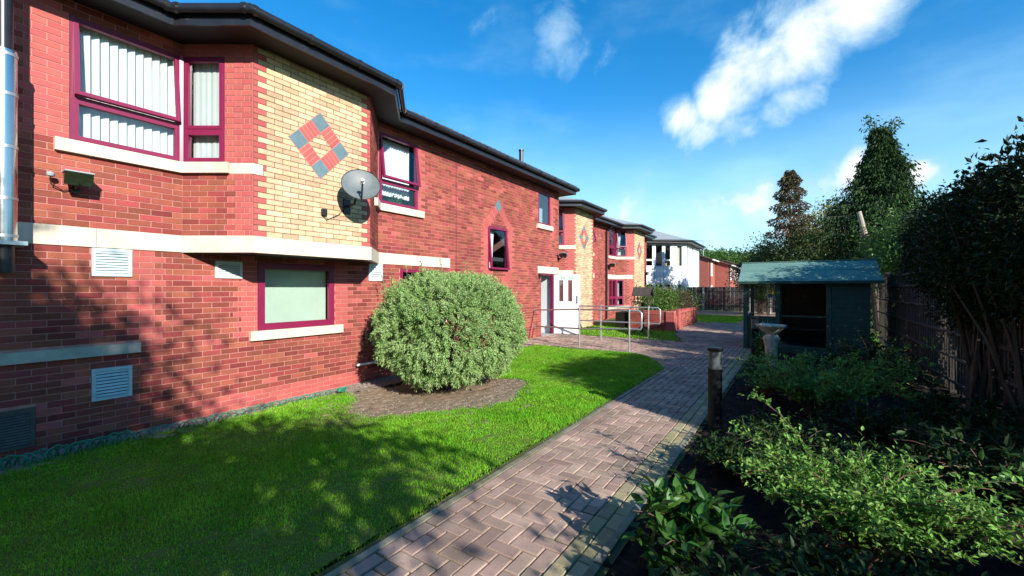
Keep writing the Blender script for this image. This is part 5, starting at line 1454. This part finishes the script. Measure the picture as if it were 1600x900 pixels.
# ------------------------------------------------------------------ brick houses beyond the fence
def house(label, x_front, y0, y1, ze, slope, depth, wins):
    t = thing('brick_house', label, 'house', (x_front - depth / 2, y0, 0), group='brick houses beyond the garden')
    xb = x_front - depth; xr = (x_front + xb) / 2; zr = ze + (x_front - xr) * slope
    mb = MB()
    mb.add([(xb, y0, -.1), (x_front, y0, -.1), (x_front, y0, ze), (xr, y0, zr), (xb, y0, ze)], [(0, 1, 2, 3, 4)])
    fr = Fr((x_front, y0), (x_front, y1)); wall_sheet(mb, fr, -.1, ze, wins, .1)
    mb.add([(xb, y0, -.1), (xb, y1, -.1), (xb, y1, ze), (xb, y0, ze)], [(0, 1, 2, 3)])
    mb.add([(xb, y1, -.1), (x_front, y1, -.1), (x_front, y1, ze), (xr, y1, zr), (xb, y1, ze)], [(0, 1, 2, 3, 4)])
    mb.build('wall', 'house_brick', t)
    for h in wins: window(t, fr, h[0] + .01, h[1] - .01, h[2] + .01, h[3] - .01, m='white_paint', t=.07, mull=((h[0] + h[1]) / 2,), inset=-.03)
    mb = MB()
    for s, xe in ((1, x_front + .3), (-1, xb - .3)):
        z_ = ze - .3 * slope
        mb.add([(xe, y0 - .2, z_), (xe, y1 + .2, z_), (xr, y1 + .2, zr), (xr, y0 - .2, zr), (xe, y0 - .2, z_ + .12), (xe, y1 + .2, z_ + .12), (xr, y1 + .2, zr + .12), (xr, y0 - .2, zr + .12)],
               [(0, 1, 2, 3), (4, 5, 6, 7), (0, 3, 7, 4), (0, 1, 5, 4)])
    mb.build('roof', 'house_tile', t)
    MB().tube([(x_front + .33, y0, ze - .1), (x_front + .33, y1, ze - .1)], .07, 8).build('gutter', 'white_paint', t)
    MB().tube([(x_front + .06, y0 + .3, ze - .15), (x_front + .06, y0 + .3, 0)], .05, 8).build('downpipe', 'gutter_black', t)
    return t
house('red brick house behind the white building with shallow pitched roof', -6.35, 40.0, 43.2, 4.1, .38, 7.5, [(.8, 1.8, 2.6, 3.8), (.8, 1.8, .6, 1.8)])
house('red brick house stepping out behind the dark fence with white windows', -5.25, 43.4, 51.5, 3.72, .36, 7.5, [(1.2, 2.4, 2.3, 3.4), (4.2, 5.4, 2.3, 3.4), (6.6, 7.6, 2.3, 3.4), (1.2, 2.4, .7, 1.6), (4.2, 5.4, .7, 1.6)])
house('farther red brick house partly hidden by the summerhouse', -3.4, 54, 62, 3.4, .36, 7, [(1.5, 2.7, 2.1, 3.1), (5, 6, 2.1, 3.1)])
t = thing('lamp_column', 'thin street lamp above the brick house roofs', 'street lamp', (-9.5, 56, 0))
MB().tube([(-9.5, 56, 0), (-9.5, 56, 7.3)], .05, 8).build('column', 'galv', t)
MB().tube([(-9.5, 56, 7.3), (-10.6, 55.8, 7.42)], .04, 8).build('bracket', 'galv', t)
MB().box(-11.2, -10.6, 55.7, 55.9, 7.38, 7.5).build('lantern', 'galv', t)

# wooded hill on the skyline
hx = np.linspace(-170, 110, 57); hy = np.linspace(150, 330, 19)
X, Y = np.meshgrid(hx, hy, indexing='ij')
H = 16.5 * np.exp(-((X + 55) / 95) ** 2) * sst(150, 235, Y) * (1 - .7 * sst(260, 330, Y)) - .3
V = np.stack([X, Y, H], -1).reshape(-1, 3); ny = X.shape[1]
i, j = np.meshgrid(np.arange(X.shape[0] - 1), np.arange(ny - 1), indexing='ij'); b = (i * ny + j).ravel()
o = bpy.data.objects.new('hill', fast_mesh('hill', V, np.stack([b, b + ny, b + ny + 1, b + 1], 1), 'leaf_wood', smooth=True)); _link(o, None, True); o['kind'] = 'structure'
nc = 520
cxs = rng.uniform(-130, 60, nc); cys = rng.uniform(165, 250, nc)
ch = 16.5 * np.exp(-((cxs + 55) / 95) ** 2) * sst(150, 235, cys) - .3
n = 60000; idx = rng.integers(0, nc, n); rad = rng.uniform(2.0, 3.8, nc)
d = rdir(n); d[:, 2] = np.abs(d[:, 2]) * 1.1
Pw = np.stack([cxs, cys, ch + 1.2], 1)[idx] + d * rad[idx][:, None] * rng.uniform(.8, 1.0, n)[:, None]
o = leaves('woodland', Pw, d + rng.normal(size=(n, 3)) * .7, rng.uniform(.7, 1.5, n), rng.uniform(.5, 1.0, n), 'leaf_wood'); tag(o, 'distant green wood covering the hill on the skyline', 'wood', kind='stuff')

# ------------------------------------------------------------------ trees
def tree(name, label, base, H, crown, n, L, Wd, m, trunk_r=.12, lean=(0, 0), group=None, droop=.0, bark='bark', mixm=None):
    """crown: list of (dx, dy, z, rx, ry, rz) lobes filled with leaf clumps on real limbs"""
    t = thing(name, label, 'tree', base, group=group); B = Vector(base)
    top = B + Vector((lean[0], lean[1], H))
    mb = MB(); pts = [B + (top - B) * f + Vector((.05 * math.sin(4 * f), .05 * math.cos(5 * f) - .05, 0)) for f in np.linspace(0, 1, 7)]
    pts[0] = B - Vector((0, 0, .1)); mb.tube(pts, [trunk_r * (1 - .9 * f) + .006 for f in np.linspace(0, 1, 7)], 8); mb.build('trunk', bark, t, True)
    vol = [c[3] * c[4] * c[5] for c in crown]; tot = sum(v ** .7 for v in vol)
    limbs = MB(); PP = []; AA = []
    for c, v in zip(crown, vol):
        nl = int(n * v ** .7 / tot); k = max(14, nl // 40)
        d = rdir(k); rr = (.3 + .7 * rng.random(k) ** .45) * (1 + .13 * rng.normal(size=k))
        ce = np.array([B.x + c[0], B.y + c[1], B.z + c[2]]) + d * rr[:, None] * np.array(c[3:6])
        idx = rng.integers(0, k, nl); sp = .13 * min(c[3:6]) + L
        P_ = ce[idx] + rng.normal(size=(nl, 3)) * sp * np.array([1, 1, .75])
        A = d[idx] * .6 + rng.normal(size=(nl, 3)) * .6 + np.array([0, 0, -droop])
        PP.append(P_); AA.append(A)
        for q in range(min(k, 12)):
            e = Vector(ce[q]); f = min(.95, max(.12, (e.z - B.z) / H * .8)); s = B + (top - B) * f
            limbs.tube([s, s.lerp(e, .5) + Vector((0, 0, .05 * H * .3)), e], [trunk_r * .35 * (1 - f) + .008, trunk_r * .2 * (1 - f) + .006, .004], 5)
    limbs.build('limbs', bark, t)
    PP = np.concatenate(PP); AA = np.concatenate(AA); LL = L * rng.uniform(.6, 1.3, len(PP))
    PP[:, 2] = np.maximum(PP[:, 2], B.z + .05)
    leaves('crown', PP, AA, LL, LL * Wd / L, m, t); return t

# weeping conifer: whorls of drooping sprays round a leader
def conifer(label, base, H, R_, n, m):
    t = thing('conifer_tree', label, 'tree', base); B = Vector(base)
    MB().tube([B - Vector((0, 0, .1)), B + Vector((.05, 0, H * .5)), B + Vector((-.1, .1, H))], [.2, .1, .012], 8).build('trunk', 'bark', t, True)
    PP = []; AA = []; mb = MB()
    nb = 210
    for i in range(nb):
        f = (i / nb) ** .9; z = .4 + f * (H - .6); a = i * 2.399 + RND.uniform(-.3, .3)
        prof = min(1 - f, .70) * (1 + .25 * math.sin(9 * f + a * 1.0))
        if f < .2: prof *= .75 + f
        r_ = max(.16, R_ * prof * RND.uniform(.7, 1.15))
        s = B + Vector((0, 0, z)); e = s + Vector((math.cos(a) * r_, math.sin(a) * r_, r_ * RND.uniform(.0, .28) - .15))
        mid = s.lerp(e, .55) + Vector((0, 0, .12 * r_)); mb.tube([s, mid, e], [.022 * (1 - f) + .006, .012, .004], 4)
        for j in range(int(n / nb)):
            q = RND.random() ** .6; p = (s.lerp(mid, q * 2) if q < .5 else mid.lerp(e, q * 2 - 1))
            dr = RND.random() ** 1.6 * (.32 * r_ + .12)
            PP.append((p.x + RND.gauss(0, .10 + .05 * r_), p.y + RND.gauss(0, .10 + .05 * r_), p.z - dr + RND.gauss(0, .04)))
            AA.append((math.cos(a) * .5 + RND.gauss(0, .4), math.sin(a) * .5 + RND.gauss(0, .4), -.9 + RND.gauss(0, .35)))
    # two nodding tips
    for (dx, dy, h) in ((-.35, -.15, .15), (.45, .2, -.05)):
        s = B + Vector((0, 0, H - .7)); e = B + Vector((dx * 1.2, dy, H + h + .1)); mb.tube([s, s.lerp(e, .6) + Vector((dx * .1, 0, .05)), e], [.02, .012, .005], 5)
        for j in range(170):
            q = RND.random(); p = s.lerp(e, q); w_ = .28 * (1 - abs(q - .55))
            PP.append((p.x + RND.gauss(0, w_ * .6), p.y + RND.gauss(0, w_ * .6), p.z + RND.gauss(0, .10))); AA.append((RND.gauss(0, .8), RND.gauss(0, .8), -.6))
    mb.build('limbs', 'bark', t)
    PP = np.array(PP); L_ = .16 * rng.uniform(.5, 1.2, len(PP)); leaves('crown', PP, np.array(AA), L_, L_ * .36, m, t); return t
cb = (2.75, 22.2, 0)
ct = conifer('tall dark weeping conifer with two nodding tips behind the trellis fence', cb, 8.2, 3.5, 56000, 'leaf_conifer')
MB().tube([(2.45, 19.9, -.05), (2.25, 19.75, 2.0), (2.03, 19.66, 3.5)], [.13, .11, .085], 10).build('side_trunk', 'bark', ct)
MB().tube([(2.03, 19.66, 3.46), (1.85, 19.6, 4.3)], [.082, .072], 10).build('cut_limb', 'bark_pale', ct)
tree('leafy_tree', 'green bushy tree spilling over the trellis fence behind the summerhouse', (3.1, 17.6, 0), 3.6, [(0, 0, 2.7, 1.25, 1.5, 1.1), (-.5, -1.6, 2.2, .9, 1.2, .7), (.2, 1.6, 2.9, 1.1, 1.2, 1.0)], 12000, .11, .05, 'leaf_lime', .13, droop=.25)
tree('slender_tree', 'slender tree with rusty leaves at its tip behind the summerhouse', (-.30, 26.2, 0), 7.4, [(0, 0, 2.9, 1.5, 1.2, 1.5), (-.9, .1, 2.7, .9, .9, 1.2), (.5, 0, 3.6, .8, .8, 1.0)], 9000, .13, .065, 'leaf_tree', .13, droop=.2)
tip = bpy.data.objects['slender_tree']
n = 4200; f = rng.random(n); z = 4.2 + f * 3.45
rad = (.80 * (1 - f) ** .6 + .14) * (1 + .3 * np.sin(z * 9)); a = rng.uniform(0, 6.28, n); q = rng.random(n) ** .5
leaves('tip_leaves', np.stack([-.30 + rad * q * np.cos(a), 26.2 + rad * q * np.sin(a), z], 1), np.stack([np.cos(a), np.sin(a), -.9 + 0 * a], 1) + rng.normal(size=(n, 3)) * .4, .16, .07, 'leaf_rusty', tip)
tree('leafy_tree', 'yellowish autumn tree between the slender tree and the conifer', (1.2, 27.4, 0), 5.6, [(0, 0, 4.2, 1.3, 1.3, 1.7), (-.8, 0, 3.3, 1.2, 1.2, 1.3), (.9, 0, 3.4, 1.2, 1.2, 1.4)], 14000, .14, .07, 'leaf_yellow', .14)
tree('leafy_tree', 'dark tree behind the summerhouse roof at the foot of the slender tree', (-1.75, 28.6, 0), 4.2, [(0, 0, 2.9, 1.0, 1.0, 1.3), (-.4, 0, 2.2, 1.0, 1, .9)], 5500, .13, .065, 'leaf_tree', .1)
tree('leafy_tree', 'low brown bush behind the dark fence near the red houses', (-2.6, 36.5, 0), 2.9, [(0, 0, 2.1, 1.3, 1.2, .8)], 2600, .14, .07, 'leaf_rusty', .08)
tree('leafy_tree', 'rounded bright green tree behind the roofs of the brick houses', (-10.5, 72.0, 0), 5.6, [(0, 0, 4.9, 3.4, 3, 2.2), (2.8, 0, 4.0, 2.2, 2, 1.6)], 9000, .38, .24, 'leaf_lime', .25)
tree('leafy_tree', 'green tree on the skyline beside the bright rounded tree', (-13.5, 95.0, 0), 7.0, [(0, 0, 6.2, 4.5, 3, 2.6), (6, 3, 5.8, 4, 3, 2.4), (-5, 0, 6.5, 4, 3, 2.4)], 9000, .5, .3, 'leaf_wood', .3)

# tall dark shrub at the right of the bed; it throws the shade across path and lawn
t = thing('tall_shrub', 'tall dark evergreen shrub crowding the trellis fence at the right', 'shrub', (1.95, 5.6, 0))
PP = []; AA = []; limbs = MB()
LOBES = [(2.25, 8.2, 1.7, .35, .7, .9), (1.95, 5.0, 2.0, .75, .9, .85), (1.85, 6.1, 2.05, .70, .9, .78), (1.75, 7.1, 1.85, .55, .75, .72), (2.2, 4.3, 1.6, .6, .5, .8), (2.4, 5.5, 2.3, .7, 1.1, .9)]
for c in LOBES:
    nl = 10500; k = nl // 30; d = rdir(k); rr = (.35 + .65 * rng.random(k) ** .5) * (1 + .06 * rng.normal(size=k))
    ce = np.array(c[:3]) + d * rr[:, None] * np.array(c[3:]); idx = rng.integers(0, k, nl)
    P_ = ce[idx] + rng.normal(size=(nl, 3)) * .075; PP.append(P_); AA.append(d[idx] * .6 + rng.normal(size=(nl, 3)) * .6 + np.array([0, 0, .2]))
    for q in range(14):
        e = Vector(ce[q]); b = Vector((c[0] + RND.uniform(-.1, .1), c[1] + RND.uniform(-.2, .2), -.05)); limbs.tube([b, b.lerp(e, .5) + Vector((0, 0, .2)), e], [.03, .018, .005], 5)
PP = np.concatenate(PP); AA = np.concatenate(AA); PP[:, 2] = np.maximum(PP[:, 2], .05)
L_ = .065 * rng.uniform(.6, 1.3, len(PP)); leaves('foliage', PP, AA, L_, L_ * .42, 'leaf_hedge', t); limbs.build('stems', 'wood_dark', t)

# the garden tree behind the viewer whose shade falls on lawn and wall
tree('unseen_tree', 'broad garden tree beyond the near end of the planted bed', (3.0, -2.7, 0), 6.2,
     [(0, 1.55, 3.25, 1.0, 1.25, .62), (0, -.75, 4.55, 1.2, 1.25, 1.75), (0, -1.8, 5.4, 1.2, 1.3, 1.5), (0, .3, 3.6, 1.1, 1.3, .9), (0, -2.6, 4.0, 1.2, 1.8, 1.4), (0, -2.3, 6.3, 1.2, 1.2, 1.0), (0, -1.2, 5.2, 1.0, .9, 1.2)], 42000, .13, .075, 'leaf_tree', .17)
for (tx, ty, th, lb) in ((5.5, -9.5, 8.5, 'tall unseen tree added beyond the near hedge to block sky light'), (.5, -11.0, 9.0, 'tall unseen tree added past the near end of the paved path to block sky light'), (-4.5, -10.0, 8.0, 'tall unseen tree added past the near end of the lawn to block sky light')):  # trees out of view, added to block sky light and deepen the shade
    tree('unseen_tree', lb, (tx, ty, 0), th, [(0, 0, th * .62, 2.4, 2.2, th * .3), (-1.2, .3, th * .5, 1.8, 1.8, 1.8), (1.3, 0, th * .52, 1.8, 1.8, 1.9)], 11000, .26, .16, 'leaf_tree', .22)
def hedge(name, label, x0, x1, y0, y1, h, n, L, m):
    t = thing(name, label, 'hedge', ((x0 + x1) / 2, (y0 + y1) / 2, 0))
    k = n // 30
    ce = np.stack([rng.uniform(x0, x1, k), rng.uniform(y0, y1, k), (.08 + .92 * rng.random(k)) * h * (1 + .06 * np.sin(rng.uniform(y0, y1, k) * 3))], 1); idx = rng.integers(0, k, n)
    P_ = ce[idx] + rng.normal(size=(n, 3)) * .09; LL = L * rng.uniform(.6, 1.3, n)
    leaves('foliage', P_, rng.normal(size=(n, 3)) + np.array([0, 0, .2]), LL, LL * .45, m, t)
    mb = MB()
    for i in range(24):
        e = Vector(ce[i]); b = Vector((RND.uniform(x0 + .2, x1 - .1), e.y + RND.uniform(-.2, .2), -.05)); mb.tube([b, b.lerp(e, .6), e], [.025, .015, .005], 5)
    mb.build('stems', 'bark', t)
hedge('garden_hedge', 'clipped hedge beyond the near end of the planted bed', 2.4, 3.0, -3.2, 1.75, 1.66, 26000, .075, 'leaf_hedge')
hedge('garden_hedge', 'low dark hedge added behind the trellis fence to blacken the gap under the tall evergreen shrub', 2.05, 2.6, 4.6, 7.6, 1.85, 24000, .07, 'leaf_hedge')  # added to blacken the space behind the trellis and shade the path
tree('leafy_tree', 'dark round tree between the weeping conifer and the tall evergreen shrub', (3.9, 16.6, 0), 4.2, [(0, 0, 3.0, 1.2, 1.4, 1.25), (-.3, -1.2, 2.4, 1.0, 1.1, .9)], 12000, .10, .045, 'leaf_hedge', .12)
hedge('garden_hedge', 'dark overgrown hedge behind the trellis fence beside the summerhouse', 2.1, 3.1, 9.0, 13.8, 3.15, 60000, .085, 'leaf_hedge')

# ------------------------------------------------------------------ garden table and chairs on the far patio
gt = thing('garden_table', 'dark round garden table with a plant on the far patio', 'table', (-1.75, 28.2, 0))
MB().lathe([(.55, .70), (.56, .715), (.55, .73)], (-1.75, 28.2, 0), 20).build('tabletop', 'wood_dark', gt)
for a in range(4):
    d = Vector((math.cos(a * 1.57 + .4), math.sin(a * 1.57 + .4), 0)); MB().tube([Vector((-1.75, 28.2, .7)) + d * .35, Vector((-1.75, 28.2, .0)) + d * .45], .02, 6).build('leg', 'wood_dark', gt)
def chair(x, y, rz, label):
    t = thing('garden_chair', label, 'chair', (x, y, 0), rz, 'dark garden chairs around the table')
    MB().box(-.24, .24, -.22, .22, .41, .45).build('seat', 'wood_dark', t, world=False)
    for (a, b) in ((-.22, -.2), (.2, -.2), (-.22, .18), (.2, .18)): MB().box(a, a + .03, b, b + .03, 0, .41 if b < 0 else .92).build('leg', 'wood_dark', t, world=False)
    for i in range(5): MB().box(-.17 + i * .075, -.13 + i * .075, .185, .205, .45, .88).build('back_slat', 'wood_dark', t, world=False)
    MB().box(-.22, .23, .18, .215, .88, .93).build('top_rail', 'wood_dark', t, world=False)
    for a in (-.24, .2): MB().box(a, a + .04, -.2, .2, .62, .65).build('armrest', 'wood_dark', t, world=False)
chair(-2.6, 28.3, 1.57, 'dark slatted garden chair on the house side of the far table')
chair(-1.7, 29.2, 0.1, 'dark slatted garden chair behind the far table')
chair(-1.5, 27.2, 3.0, 'dark slatted garden chair in front of the far table')
shrub('potted_plant', 'leafy yellow-green pot plant on the far garden table', (-1.75, 28.2, .98), (.32, .32, .2), 500, .1, .05, 'leaf_planter', z0=.74, cat='plant')
t = thing('parasol', 'folded blue and yellow parasol on the far patio', 'parasol', (-1.3, 29.6, 0))
MB().tube([(-1.3, 29.6, 0), (-1.3, 29.6, 1.75)], .02, 8).build('pole', 'white_paint', t)
MB().lathe([(.02, 1.72), (.08, 1.5), (.12, 1.0), (.06, .98)], (-1.3, 29.6, 0), 12, 6, .2).build('canopy', 'cloth_blue', t)
MB().lathe([(.085, 1.55), (.125, 1.3), (.135, 1.2)], (-1.3, 29.6, 0), 12, 6, .2).build('stripe', 'cloth_yellow', t)
